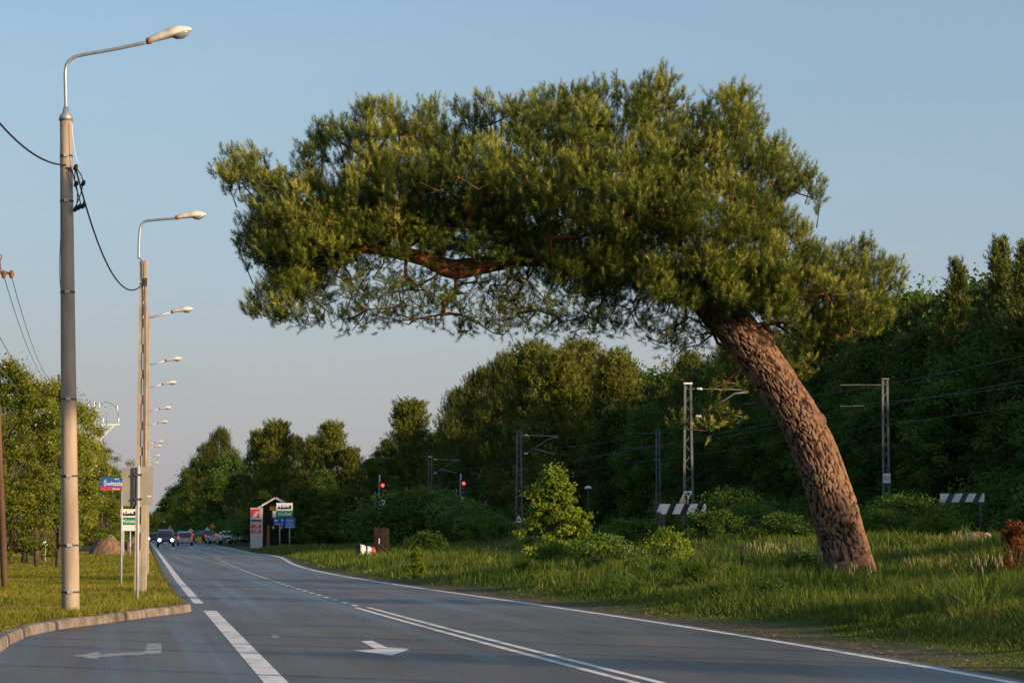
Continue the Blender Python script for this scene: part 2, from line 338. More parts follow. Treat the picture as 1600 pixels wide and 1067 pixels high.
faces = np.stack([idx[:-1, :-1], idx[:-1, 1:], idx[1:, 1:], idx[1:, :-1]], -1).reshape(-1, 4)
gr = np_mesh('ground', g.reshape(-1, 3), faces, M['ground'], attr={'soil': np.concatenate(soil)}, smooth=True); tag(gr, kind='structure')

# road sheet
ry = np.concatenate([np.arange(-60, 20, 5), np.arange(20, 130, 1.0), np.arange(130, 300, 4), np.geomspace(300, 1500, 20)])
v = []; f = []
for i, y in enumerate(ry):
    l, r = float(lb(y)), float(rb(y))
    for q in range(5): v.append((l + (r - l) * q / 4, y, 0))
    if i: f += [(5 * (i - 1) + q, 5 * (i - 1) + q + 1, 5 * i + q + 1, 5 * i + q) for q in range(4)]
mb = MB(); mb.add(v, f); tag(mb.obj('road', M['asphalt']), kind='structure')

# painted markings (one sheet above the road): structure
def strip(fn, y0, y1, w, m, name='road_marking', z=.004, step=1.5, off=0.0):
    n = max(2, int((y1 - y0) / step) + 1); v = []; f = []
    for i in range(n):
        y = y0 + (y1 - y0) * i / (n - 1); x = float(fn(y)) + off
        v += [(x - w / 2, y, z), (x + w / 2, y, z)]
        if i: f.append((2 * i - 2, 2 * i - 1, 2 * i + 1, 2 * i))
    return v, f
def marking(parts, m):
    mb = MB()
    for v, f in parts: mb.add(v, f)
    return tag(mb.obj('road_marking', m), kind='structure')
e1, e2 = gnd(310, 942.5).y, gnd(328, 954).y
marking([strip(xL, 12, e2, .27, 0)], M['paint'])
marking([strip(xL, e1, 420, .22, 0)], M['paint'])
marking([strip(xR, 10, 600, .16, 0, step=1)], M['paint'])
yd = gnd(578, 949).y
marking([strip(xC, 10, yd, .12, 0, off=-.14), strip(xC, 10, yd + .2, .12, 0, off=.14)], M['paint'])
dash = []; y = yd + 1.2
while y < 330:
    dash.append(strip(xC, y, y + 1.1, .13, 0)); y += 2.45 if y < 150 else 3.6
marking(dash, M['paint'])
def arrow(px, m):
    pts = [gnd(a, b) for a, b in px]; mb = MB(); mb.add([(p.x, p.y, .004) for p in pts], [tuple(range(len(pts)))]); return tag(mb.obj('road_marking', m), kind='structure')
arrow([(564, 1001.5), (581.5, 1000.6), (604, 1011), (641, 1013.5), (612, 1024), (551, 1015.8), (587, 1014)], M['paint'])
arrow([(230, 1005), (251.5, 1005), (253, 1017.5), (250, 1021), (155, 1026.5), (152, 1030), (112.5, 1024.5), (156, 1018), (155, 1022), (226.5, 1017.5)], M['paintfaint'])
arrow([(422, 994), (430, 991.5), (438, 995), (430, 997)], M['paintfaint'])
# kerb of separate stones
kp = [(float(np.interp(y, KY, KX)), y) for y in np.arange(2, 56.2, 1.0)]
for i in range(len(kp) - 1):
    a, b = Vector((*kp[i], 0)), Vector((*kp[i + 1], 0)); d = (b - a).normalized(); n = Vector((-d.y, d.x, 0)); n = n if n.x < 0 else -n
    a2, b2 = a + d * .008, b - d * .008; mb_ = MB(); hz = .15 + .006 * math.sin(i * 2.3); dd = Vector((0, 0, 1))
    prof = [(0.0, -.04), (0.02, hz - .03), (.05, hz), (.24, hz), (.24, -.04)]
    vs = [p + n * q[0] + dd * q[1] for p in (a2, b2) for q in prof]; k = len(prof)
    mb_.add(vs, [tuple(range(k)), tuple(range(2 * k - 1, k - 1, -1))] + [(j, j + k, (j + 1) % k + k, (j + 1) % k) for j in range(k)])
    if i == 0: kb = MB()
    kb.add(mb_.v, mb_.f)
tag(kb.obj('kerb', M['kerb']), kind='structure')
# brick footpath strip across the left verge, dirt path further back
def pathstrip(name, pts, w, m, dz):
    mb = MB(); v = []; f = []
    for i, (x, y) in enumerate(pts):
        for q in range(3): yy = y + (q - 1) * w / 2; v.append((x, yy, float(H(x, yy)) + dz))
        if i: f += [(3 * (i - 1) + q, 3 * i + q, 3 * i + q + 1, 3 * (i - 1) + q + 1) for q in range(2)]
    mb.add(v, f); tag(mb.obj(name, m), kind='structure')
M['brick'] = mat('brick_paving', (.16, .075, .05), (.25, .14, .10), .9, 6, .5)
pathstrip('path', [(x, 54.5 + (x + 9) * .05) for x in np.arange(-30, -8.8, .8)], .9, M['brick'], .02)
pathstrip('dirt_path', [(x, 118 + (x + 22) * -.9) for x in np.arange(-60, -17, 1.0)], 6.0, M['soil'], .03)

# ------------------------------------------------------------------ railway bed
mb = MB()
for off in (3.2, 8.4):
    v = []; f = []
    YY = list(np.arange(20, 620, 12))
    for i, y in enumerate(YY):
        x = float(XT(y)) + off; v += [(x - 2, y, 1.02), (x - 1.5, y, 1.2), (x + 1.5, y, 1.2), (x + 2, y, 1.02)]
        if i: f += [(4 * i - 4 + q, 4 * i - 3 + q, 4 * i + 1 + q, 4 * i + q) for q in range(3)]
    mb.add(v, f)
tag(mb.obj('railway_ballast', M['ballast']), kind='structure')
for off in (3.2, 8.4):
    t = thing('railway_track', 'steel railway track %s beside the forest' % ('nearer the road' if off < 5 else 'farther from the road,'), 'track', (float(XT(20)) + off, 20, 1.2))
    for sx_ in (-.72, .72):
        mb = MB(); mb.bar((float(XT(20)) + off + sx_, 20, 1.32), (float(XT(610)) + off + sx_, 610, 1.32), .07, .15); mb.obj('rail', M['rail'], t)
    mb = MB()
    for y in np.arange(22, 300, 1.4): mb.box((float(XT(y)) + off, y, 1.22), (2.4, .24, .06))
    s_ = mb.obj('sleepers', M['concrete2'], t); s_['kind'] = 'stuff'

# ------------------------------------------------------------------ foliage generators
def unit(n):
    a = rng.normal(size=(n, 3)); return a / np.linalg.norm(a, axis=1, keepdims=True)
def leaves(cent, spread, per, size, vbase, flat=.7):
    """leaf faces round each clump centre"""
    n = len(cent) * per
    c = np.repeat(cent, per, 0); sp = np.repeat(spread, per)[:, None]
    d = unit(n) * (rng.random((n, 1)) ** .45) * sp; d[:, 2] *= flat
    p = c + d
    a = unit(n); b = np.cross(a, unit(n)); b /= np.linalg.norm(b, axis=1, keepdims=True) + 1e-9
    s = size * (.6 + .8 * rng.random((n, 1)))
    q = np.stack([p - a * s * .5, p + b * s * .3, p + a * s * .5, p - b * s * .3], 1).reshape(-1, 3)
    f = np.arange(n * 4).reshape(-1, 4)
    vv = np.clip(np.repeat(vbase, per) + rng.normal(0, .14, n), 0, 1)
    return q, f, np.repeat(vv, 4)
def tufts(p, d, L, nneed, nl, nw, tipv, v0):
    """needle shoots: p (N,3) base, d (N,3) axis, each with nneed needle triangles"""
    N = len(p); t = np.tile(np.linspace(.08, 1, nneed), N); ax = np.repeat(d, nneed, 0); base = np.repeat(p, nneed, 0) + ax * (t * np.repeat(L, nneed))[:, None]
    rnd = unit(N * nneed); side = rnd - ax * (rnd * ax).sum(1, keepdims=True); side /= np.linalg.norm(side, axis=1, keepdims=True) + 1e-9
    fwd = (.62 + 1.1 * t ** 3)[:, None]
    dr = side + ax * fwd; dr /= np.linalg.norm(dr, axis=1, keepdims=True)
    w = np.cross(dr, unit(N * nneed)); w /= np.linalg.norm(w, axis=1, keepdims=True) + 1e-9
    ln = nl * (.7 + .5 * rng.random((N * nneed, 1)))
    q = np.stack([base - w * nw / 2, base + w * nw / 2, base + dr * ln], 1).reshape(-1, 3)
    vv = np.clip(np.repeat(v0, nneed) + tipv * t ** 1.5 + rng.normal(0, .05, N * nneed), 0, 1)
    return q, np.arange(N * nneed * 3).reshape(-1, 3), np.repeat(vv, 3)

def wob_tube(mb, a, b, r0, r1, n=6, seg=5, sag=0.0, wob=.1):
    a, b = Vector(a), Vector(b); L = (b - a).length; pts = []; rd = []
    for i in range(seg + 1):
        t = i / seg; p = a.lerp(b, t); w = L * wob * math.sin(math.pi * t)
        p += Vector((random.uniform(-1, 1), random.uniform(-1, 1), random.uniform(-1, 1))) * w * .5; p.z += sag * math.sin(math.pi * t)
        pts.append(p); rd.append(r0 + (r1 - r0) * t)
    mb.tube(pts, rd, n)

def broad_tree(name, label, cat, h, cr, clumps, per, size, lm, low=.18, shape=1.0, blossom=None, trunk_r=.2, spread=1.0):
    """deciduous tree h high, crown radius cr"""
    t = thing(name, label, cat); mb = MB()
    top = Vector((random.uniform(-.3, .3), random.uniform(-.3, .3), h * .8))
    wob_tube(mb, (0, 0, -.3), top, trunk_r, trunk_r * .25, 8, 7, wob=.04)
    C = []
    while len(C) < clumps:
        z = low + (1 - low) * random.random() ** .85
        tz = (z - low) / (1 - low); rad = cr * (math.sin(math.pi * min(1, (.16 + .84 * tz) ** shape)) ** .6)
        a = random.random() * 2 * math.pi; rr = rad * math.sqrt(random.uniform(.15, 1)) * (1 + .22 * math.sin(3 * a + 7 * z) + .15 * math.sin(5 * a + 3))
        C.append((rr * math.cos(a), rr * math.sin(a), z * h))
    C = np.array(C)
    for c in C[:min(26, clumps)]:
        s = max(.12, c[2] / h - .28); wob_tube(mb, top * min(.98, s), c, trunk_r * .32, trunk_r * .06, 5, 4, sag=-.2, wob=.08)
    mb.obj('trunk', M['treebark'], t, True)
    sp = rng.uniform(.55, 1.15, clumps) * spread * cr * .3
    vb = np.clip(rng.normal(.45, .2, clumps), 0, 1)
    q, f, a = leaves(C, sp, per, size, vb, .62)
    q2, f2, a2 = leaves(C * np.array([1.08, 1.08, 1.03]), sp * 1.6, per // 6, size * .9, vb, .7)
    q = np.concatenate([q, q2]); f = np.concatenate([f, f2 + len(a)]); a = np.concatenate([a, a2])
    np_mesh('crown', q, f, lm, t, {'v': a})
    if blossom:
        out = C[C[:, 2] > h * .35]; q, f, a = leaves(out * np.array([1.06, 1.06, 1.02]), np.full(len(out), cr * .3 * spread), blossom, size * .9, rng.random(len(out)))
        np_mesh('blossom', q, f, M['blossom'], t, {'v': a})
    return t

def pine_proto(name, label, cat, h, cr, clumps, per, lm, low=.3, cone=.5, trunk_r=.18, L=.55, nl=.26, nw=.06, need=12, cs=.26, ob=.35):
    t = thing(name, label, cat); mb = MB()
    wob_tube(mb, (0, 0, -.3), (0, 0, h * .97), trunk_r, trunk_r * .12, 8, 8, wob=.01)
    C = []
    for i in range(clumps):
        z = low + (1 - low) * (random.random() ** .9); tz = (z - low) / (1 - low)
        rad = cr * ((1 - tz) ** cone) * (.45 + .55 * min(1, tz * 5 + .2)); a = i * 2.399 + random.random()
        rr = rad * random.uniform(.35, 1) * (1 + .2 * math.sin(a * 3 + z * 9)); C.append((rr * math.cos(a), rr * math.sin(a), z * h + .08 * rr))
    C = np.array(C)
    for c in C[:min(34, clumps)]: wob_tube(mb, (0, 0, c[2] - .25 * np.hypot(c[0], c[1])), c, trunk_r * .22, .02, 4, 3, wob=.05)
    mb.obj('trunk', M['treebark'], t, True)
    n = clumps * per; c = np.repeat(C, per, 0); d = unit(n) * (rng.random((n, 1)) ** .5) * np.array([1, 1, .7]) * cr * cs; p = c + d
    ax = np.stack([p[:, 0] * ob / cr, p[:, 1] * ob / cr, np.full(n, .9)], 1) + unit(n) * .45; ax /= np.linalg.norm(ax, axis=1, keepdims=True)
    v0 = np.clip(np.repeat(rng.normal(.35, .15, clumps), per) + rng.normal(0, .06, n), 0, 1)
    q, f, a = tufts(p, ax, np.full(n, L), need, nl, nw, .4, v0)
    np_mesh('crown', q, f, lm, t, {'v': a}); return t

def bush_proto(name, label, cat, h, r, clumps, per, size, lm):
    t = thing(name, label, cat); mb = MB(); C = []
    for i in range(clumps):
        a = random.random() * 6.283; z = random.random() ** .8; rr = r * math.sqrt(random.random()) * math.sqrt(max(.05, 1 - (z * .93) ** 2)) * (1 + .25 * math.sin(4 * a))
        C.append((rr * math.cos(a), rr * math.sin(a), .12 * h + z * h * .85))
    C = np.array(C)
    for c in C[:14]: wob_tube(mb, (c[0] * .15, c[1] * .15, -.1), c, .03, .01, 4, 3, wob=.08)
    mb.obj('stem', M['treebark'], t)
    q, f, a = leaves(C, rng.uniform(.18, .46, clumps) * r, per, size, np.clip(rng.normal(.5, .2, clumps), 0, 1), .8)
    np_mesh('leaf_mass', q, f, lm, t, {'v': a}); return t

# ------------------------------------------------------------------ THE LEANING PINE
YP = 70.0
def pp(px, py, dy=0.0): v = at(px, py, YP + dy); return v
base = pp(1334, 916); gz = float(H(base.x, base.y))
pine = thing('pine_tree', 'huge old pine with leaning reddish trunk and wide crown arching over the road', 'pine tree', (base.x, base.y, gz - .05))
tr_px = [(1338, 930, 43), (1333, 905, 40), (1322, 865, 38.5), (1310, 820, 39), (1296, 770, 38), (1277, 715, 37), (1256, 665, 35.5), (1228, 620, 34.5), (1203, 582, 34), (1178, 548, 34), (1150, 512, 34), (1118, 478, 31), (1080, 450, 28), (1030, 430, 24), (970, 418, 21), (900, 408, 19), (840, 402, 15), (790, 408, 13), (745, 416, 14.5), (705, 420, 15), (665, 405, 12), (625, 396, 10.5), (590, 388, 9), (545, 385, 8), (500, 372, 8), (455, 350, 5.5), (410, 325, 3.5)]
def spline(pts, n):
    P = np.array(pts, float); K = len(P); out = []
    for i in range(K - 1):
        p0, p1, p2, p3 = P[max(i - 1, 0)], P[i], P[i + 1], P[min(i + 2, K - 1)]
        for j in range(n):
            t = j / n; out.append(.5 * ((2 * p1) + (-p0 + p2) * t + (2 * p0 - 5 * p1 + 4 * p2 - p3) * t * t + (-p0 + 3 * p1 - 3 * p2 + p3) * t ** 3))
    out.append(P[-1]); return np.array(out)
SPX = spline(tr_px, 24)
PXM = F / YP
def bark_tube(path, rad, nseg, name, parent, mtl, depth=.05, flare=False):
    path = np.array(path); K = len(path); v = []; pl = []; s = 0.0; up = None
    for i in range(K):
        p = Vector(path[i]); t = Vector(path[min(i + 1, K - 1)] - path[max(i - 1, 0)]).normalized()
        if i: s += float(np.linalg.norm(path[i] - path[i - 1]))
        if up is None: up = t.orthogonal().normalized()
        up = (up - t * up.dot(t)).normalized(); sd_ = t.cross(up); r = rad[i]
        for j in range(nseg):
            a = 2 * math.pi * j / nseg; ca, sa = math.cos(a), math.sin(a)
            rr = r
            if flare: rr *= 1 + .34 * math.exp(-s / .55) * (.6 + .4 * math.sin(4 * a + 1))
            wv = mnoise.noise(Vector((ca * r * 2, sa * r * 2, s * 1.1))) * .22
            q = Vector((ca * r * 9 + wv * 1.5, sa * r * 9 + wv * 1.5, s * 3.0 + wv * 4))
            q += Vector((mnoise.noise(q * 1.7), mnoise.noise(q * 1.7 + Vector((5, 3, 1))), mnoise.noise(q * 1.7 + Vector((9, 2, 4))))) * .42
            dd, _ = mnoise.voronoi(q); e_ = min(1, (dd[1] - dd[0]) * 4.0); e_ = e_ * e_ * (3 - 2 * e_)
            e_ *= .8 + .3 * mnoise.noise(q * .9 + Vector((3, 8, 2))); fine = mnoise.noise(q * 4) * .12
            rr += (e_ - .6) * depth * min(1, r * 2.2) + fine * depth * .6 + .03 * mnoise.noise(Vector((ca, sa, s * .8)) * 1.5)
            if flare:
                fy = (up * ca + sd_ * sa).dot(Vector((.25, -.97, 0))); sc_ = s + .12 * mnoise.noise(Vector((ca * 2, sa * 2, s * 2))) - .10 * fy
                if fy > .15 and .58 < sc_ < .86: e_ = .8 + fine; rr = r * 1.07 + .01 * fine; 
            v.append(p + (up * ca + sd_ * sa) * rr); pl.append(max(0, min(1, e_ * .8 + fine * 1.5)))
    idx = np.arange(K * nseg).reshape(K, nseg); nx = np.roll(idx, -1, 1)
    f = np.stack([idx[:-1], nx[:-1], nx[1:], idx[1:]], -1).reshape(-1, 4)
    return np_mesh(name, np.array([tuple(q) for q in v]), f, mtl, parent, {'plate': pl}, True)
cut = 11 * 24
lower = SPX[:cut + 1]; resamp = []
P3 = np.array([tuple(pp(a, b)) for a, b, _ in lower]); d = np.concatenate([[0], np.cumsum(np.linalg.norm(np.diff(P3, axis=0), axis=1))])
NS = 620; u = np.linspace(0, d[-1], NS); P3r = np.stack([np.interp(u, d, P3[:, q]) for q in range(3)], 1); rr_ = np.interp(u, d, lower[:, 2]) / PXM * .93
bark_tube(P3r, rr_, 170, 'trunk', pine, M['bark'], .044, True)
up_ = SPX[cut:]; P3u = [pp(a, b, .5 * math.sin(i * .02)) for i, (a, b, _) in enumerate(up_)]
P3u = [Vector(P3r[-2]) if i == 0 else p for i, p in enumerate(P3u)]
M['limbbark'] = bark_mat('limb_bark', (.24, .095, .042), (.06, .022, .011)); bark_tube([tuple(p) for p in P3u[::2]], [c / PXM for c in up_[::2, 2]], 36, 'limb', pine, M['limbbark'], .03)
# cut branch knots on the trunk
def knot(px, py, rpx, out, tilt):
    c = pp(px, py, -.38); ax = Vector(out).normalized(); r = rpx / PXM
    mb = MB(); mb.tube([c - ax * .5, c - ax * .12, c - ax * .02, c + ax * .04], [r * 1.6, r * 1.4, r * 1.15, r * .9], 18); k = mb.obj('branch_stub', M['stub'], pine, True)
    mb = MB(); mb.tube([c + ax * .03, c + ax * .055], [r * .74, r * .66], 18); mb.obj('cut_face', M['cutwood'], k)
knot(1279, 657, 11.5, (.25, -.95, .15), 0); knot(1188, 524, 19, (.15, -.9, .4), 0)
def inpoly(P, x, y):
    x = np.asarray(x); y = np.asarray(y); c = np.zeros(x.shape, bool); n = len(P)
    for i in range(n):
        x0, y0 = P[i]; x1, y1 = P[i - 1]
        if y0 == y1: continue
        c ^= ((y0 > y) != (y1 > y)) & (x < (x1 - x0) * (y - y0) / (y1 - y0) + x0)
    return c
def polydist(P, x, y):
    d = np.full(np.shape(x), 1e9); n = len(P)
    for i in range(n):
        a = np.array(P[i - 1], float); b = np.array(P[i], float); ab = b - a
        t = np.clip(((x - a[0]) * ab[0] + (y - a[1]) * ab[1]) / (ab @ ab + 1e-9), 0, 1); d = np.minimum(d, np.hypot(x - a[0] - t * ab[0], y - a[1] - t * ab[1]))
    return d
DENSE = [(345, 278), (368, 252), (415, 256), (440, 280), (476, 276), (480, 225), (495, 198), (520, 194), (560, 214), (577, 174), (612, 180), (640, 202), (680, 166), (700, 184), (742, 170), (770, 164), (800, 178), (835, 160), (862, 165), (900, 146), (940, 150), (966, 132), (1000, 140), (1035, 114), (1055, 146), (1080, 182), (1110, 164), (1146, 146), (1172, 168), (1182, 212), (1215, 228), (1235, 258), (1268, 272), (1280, 320), (1262, 350), (1270, 390), (1320, 396), (1350, 384), (1364, 420), (1392, 420), (1405, 445), (1378, 465), (1392, 495), (1355, 522), (1310, 535), (1275, 545), (1245, 550), (1222, 515), (1180, 492), (1120, 490), (1080, 478), (1030, 462), (980, 448), (930, 455), (890, 425), (850, 398), (810, 384), (760, 372), (700, 360), (640, 366), (585, 382), (540, 405), (510, 440), (475, 478), (440, 505), (400, 498), (392, 480), (425, 440), (386, 410), (374, 380), (398, 340), (392, 304), (355, 296)]
SPARSE = [(440, 470), (520, 430), (575, 400), (640, 425), (720, 440), (850, 412), (950, 452), (1060, 480), (1115, 510), (1125, 545), (1060, 545), (980, 532), (880, 520), (820, 528), (700, 522), (640, 508), (560, 518), (450, 510)]
cl = []          # (x,y,z,kind)
def sample(poly, want, mind, kind, exist, dmax):
    xs_ = [p[0] for p in poly]; ys_ = [p[1] for p in poly]; tries = 0; got = 0; md2 = mind * mind
    while got < want and tries < 60000:
        n = 512; tries += n
        x = rng.uniform(min(xs_), max(xs_), n); y = rng.uniform(min(ys_), max(ys_), n); ok = inpoly(poly, x, y); e_ = polydist(poly, x, y) / PXM; w = rng.uniform(-1, 1, n); keep = rng.random(n)
        for i in range(n):
            if not ok[i]: continue
            hd = min(dmax, .5 + 1.5 * e_[i] ** .75)
            surf = max(abs(w[i]), 1 - e_[i] / 1.2)
            if surf < .55 and keep[i] > .35: continue
            dyv = w[i] * hd
            p = pp(x[i], y[i], dyv)
            if kind == 0 and mnoise.noise(p * .55) < -.27 or (kind == 0 and mnoise.noise(p * 1.3 + Vector((4, 4, 4))) < -.32): continue
            if exist:
                A = np.array([q[:3] for q in exist[-4000:]]); 
                if ((A - np.array(p)) ** 2).sum(1).min() < md2: continue
            exist.append((p.x, p.y, p.z, kind)); got += 1
            if got >= want: break
sample(DENSE, 1450, .50, 0, cl, 3.6)
nd = len(cl)
sample(SPARSE, 250, .40, 1, cl, 2.2)
sample([(430, 330), (560, 340), (640, 345), (640, 380), (600, 392), (560, 400), (520, 440), (450, 470), (420, 400)], 110, .34, 0, cl, 1.6)
sample([(640, 325), (800, 335), (835, 378), (760, 372), (700, 366), (640, 372), (600, 378), (600, 350)], 70, .26, 3, cl, 1.5)
sample([(640, 372), (700, 378), (760, 384), (830, 384), (830, 400), (700, 404), (640, 390)], 26, .25, 3, cl, .9)
sample([(800, 380), (1000, 400), (1080, 460), (1000, 475), (900, 470), (830, 425)], 60, .3, 0, cl, 2.2)
for i in range(64):
    p = pp(random.uniform(1015, 1215), 0, 0); px_ = random.uniform(1010, 1235); p = pp(px_, random.uniform(425, 478 + (px_ - 1010) * .12), random.uniform(-2.2, -.9)); cl.append((p.x, p.y, p.z, 0))
for i in range(20):
    p = pp(random.uniform(545, 800), 0); p = pp(random.uniform(545, 810), random.uniform(372, 412), random.uniform(-1.3, -.5)); cl.append((p.x, p.y, p.z, 3))
for q in [(1060, 668), (1100, 650), (1120, 640), (1128, 655), (1108, 672), (1140, 660), (1052, 560), (1060, 590), (1135, 545), (1160, 570), (1120, 580), (1150, 600), (1110, 610), (1215, 560), (1235, 575), (1260, 570), (1225, 600), (1170, 610), (1245, 590)]:
    p = pp(q[0], q[1], random.uniform(-.8, 1.2) if q[0] < 1110 else random.uniform(1.6, 2.6)); cl.append((p.x, p.y, p.z, 2))
# skeleton: every clump joins the nearest wood already grown
nodes = [Vector(p) for p in P3u[::6]] + [Vector(p) for p in P3r[-60::12]]; root_n = len(nodes); parent = [-1] * root_n
order = sorted(range(len(cl)), key=lambda i: min((Vector(cl[i][:3]) - nodes[k]).length for k in range(0, root_n, 2)))
tipidx = {}; NA = np.array([tuple(n) for n in nodes])
seg = []
for i in order:
    c = Vector(cl[i][:3]); dv = NA - np.array(c); dist = np.sqrt((dv ** 2).sum(1)); cost = dist + .10 * np.maximum(0, dv[:, 2]) * (1 if cl[i][3] == 0 else -.5)
    cost[:root_n] *= .8
    b = int(cost.argmin()); a = nodes[b]; L = (c - a).length; pr = b
    k = max(1, int(L / .45))
    new = []
    for j in range(1, k + 1):
        t = j / k; p = a.lerp(c, t) + Vector((random.uniform(-1, 1), random.uniform(-1, 1), random.uniform(-1, 1))) * .07 * (1 if j < k else 0)
        p.z -= .12 * L * math.sin(math.pi * t) * .5
        nodes.append(p); parent.append(pr); pr = len(nodes) - 1; new.append(tuple(p))
    NA = np.concatenate([NA, np.array(new)]); tipidx[i] = pr
cnt = [0] * len(nodes)
for i in tipidx.values():
    k = i
    while k >= 0: cnt[k] += 1; k = parent[k]
big = {}; small = MB(); rootof = list(range(len(nodes)))
for i in range(root_n, len(nodes)): rootof[i] = i if (parent[i] < root_n) else rootof[parent[i]]
for i in range(root_n, len(nodes)):
    p = parent[i]; r0 = .011 * (cnt[i] + .6) ** .47; r1 = .011 * (cnt[p] + .6) ** .47 if p >= root_n else r0 * 1.15
    (big.setdefault(rootof[i], MB()) if cnt[i] > 9 else small).tube([nodes[p], nodes[i]], [r1, r0], 6 if cnt[i] > 9 else 4, False)
for b_ in big.values(): b_.obj('branch', M['limb'], pine, True)
# shoots
P = []; D = []; V0 = []; Ls = []
ctr = pp(860, 330); 
for (x, y, z, kd) in cl:
    c = np.array((x, y, z)); n = {0: 25, 1: 8, 2: 13, 3: 18}[kd]; rad = .40 if kd == 0 else .33
    dd = unit(n) * (rng.random((n, 1)) ** .5) * rad; dd[:, 2] = dd[:, 2] * .8 + .08
    p = c + dd; P.append(p)
    ox = np.array([(x - ctr.x) * .035, (y - YP) * .10, 0]) 
    a = unit(n) * .50 + np.array([0, 0, .95 if kd == 0 else .25]) + ox + dd * .9
    D.append(a / np.linalg.norm(a, axis=1, keepdims=True))
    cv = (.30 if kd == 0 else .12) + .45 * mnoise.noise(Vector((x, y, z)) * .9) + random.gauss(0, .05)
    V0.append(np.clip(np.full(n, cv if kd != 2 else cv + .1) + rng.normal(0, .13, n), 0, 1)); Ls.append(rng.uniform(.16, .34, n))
P = np.concatenate(P); D = np.concatenate(D); V0 = np.concatenate(V0); Ls = np.concatenate(Ls)
# taller candles along the top of the crown
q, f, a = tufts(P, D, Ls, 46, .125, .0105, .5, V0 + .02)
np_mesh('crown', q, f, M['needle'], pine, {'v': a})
# cones
cm = None
for i in rng.integers(0, nd, 48):
    x, y, z, _ = cl[i]; c = Vector((x + random.uniform(-.3, .3), y - .3, z + random.uniform(-.2, .2)))
    if cm is None:
        b0 = MB(); b0.tube([(0, 0, 0), (0, -.01, -.05), (.01, -.02, -.09)], [.03, .037, .008], 7); cm = b0.obj('cone', M['limb'], pine); cm.location = c - wloc(pine)
        for vtx in cm.data.vertices: vtx.co += wloc(pine)
    else:
        o = cm.copy(); COL.objects.link(o); o.location = c - wloc(pine)
tops = [(347, 262), (365, 236), (412, 238), (440, 262), (492, 184), (518, 176), (574, 156), (614, 164), (680, 146), (742, 150), (770, 148), (802, 160), (835, 142), (885, 140), (905, 128), (963, 112), (1000, 120), (1035, 94), (1050, 110), (1110, 146), (1145, 124), (1160, 140), (1188, 196), (1216, 208), (1242, 240), (1275, 255), (1285, 290), (1322, 378), (1350, 366), (1398, 402), (1410, 430), (370, 382), (392, 268), (660, 180), (720, 158)]
P = []; D = []; L_ = []; mb = MB()
for (px, py) in tops:
    tpt = pp(px, py, random.uniform(-.8, .8)); lean = Vector((random.uniform(-.15, .15) + (px - 860) * .0006, 0, 1)).normalized(); b_ = tpt - lean * .62
    mb.tube([b_ - lean * .5, b_, tpt - lean * .1], [.022, .014, .007], 4)
    for k in range(4): P.append(tuple(b_ + lean * .15 * k)); D.append(tuple(lean)); L_.append(.16 + .02 * k)
    for k in range(9):
        a = random.random() * 6.28; o = Vector((math.cos(a), math.sin(a), 0)) * random.uniform(.05, .2); hgt = random.uniform(-.25, .38)
        P.append(tuple(b_ + lean * hgt)); dd = (lean * .9 + o.normalized() * .6).normalized(); D.append(tuple(dd)); L_.append(random.uniform(.15, .28))
small.add(mb.v, mb.f); small.obj('twigs', M['twig'], pine, True)
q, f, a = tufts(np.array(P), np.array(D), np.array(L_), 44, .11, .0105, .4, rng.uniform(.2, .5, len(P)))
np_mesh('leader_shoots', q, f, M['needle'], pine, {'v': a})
# ------------------------------------------------------------------ writing
def text_mesh(s, name, m, size, origin, xdir, zdir, parent, ext_=.004, align='CENTER', sx_=1.0):
    cu = bpy.data.curves.new('lettering', 'FONT'); cu.body = s; cu.size = size; cu.align_x = align; cu.align_y = 'CENTER'; cu.extrude = ext_; cu.resolution_u = 3; cu.offset = size * .012
    o = bpy.data.objects.new('lettering_tmp', cu); COL.objects.link(o)
    dg = bpy.context.evaluated_depsgraph_get(); me = bpy.data.meshes.new_from_object(o.evaluated_get(dg)); bpy.data.objects.remove(o); bpy.data.curves.remove(cu)
    X = Vector(xdir).normalized(); Z = Vector(zdir).normalized(); N = X.cross(Z); w = wloc(parent); O = Vector(origin)
    for v in me.vertices:
        c = v.co.copy(); v.co = O + X * c.x * sx_ + Z * c.y + N * c.z - w
    me.materials.clear(); me.materials.append(m)
    o = bpy.data.objects.new(name, me); COL.objects.link(o)
    if parent: o.parent = parent; WL[o.name] = w
    return o
def panel(x0, y0, x1, y1, Y, name, m, parent, th=.03, dy=0.0):
    a, b = at(x0, y1, Y), at(x1, y0, Y); mb = MB(); mb.box(((a.x + b.x) / 2, Y + dy + th / 2, (a.z + b.z) / 2), (b.x - a.x, th, b.z - a.z)); return mb.obj(name, m, parent)
def post(px, Y, z1, r, name, m, parent, n=10, z0=None):
    x = at(px, 830, Y).x; g_ = float(H(x, Y)) if z0 is None else z0; mb = MB(); mb.tube([(x, Y, g_ - .2), (x, Y, z1)], r, n); return mb.obj(name, m, parent, True)
def txt(s, px, py, Y, hpx, m, parent, dy=-.006, sx_=1.0, name='lettering'):
    p = at(px, py, Y); return text_mesh(s, name, m, hpx * Y / F, (p.x, Y + dy, p.z), (1, 0, 0), (0, 0, 1), parent, .002, sx_=sx_)

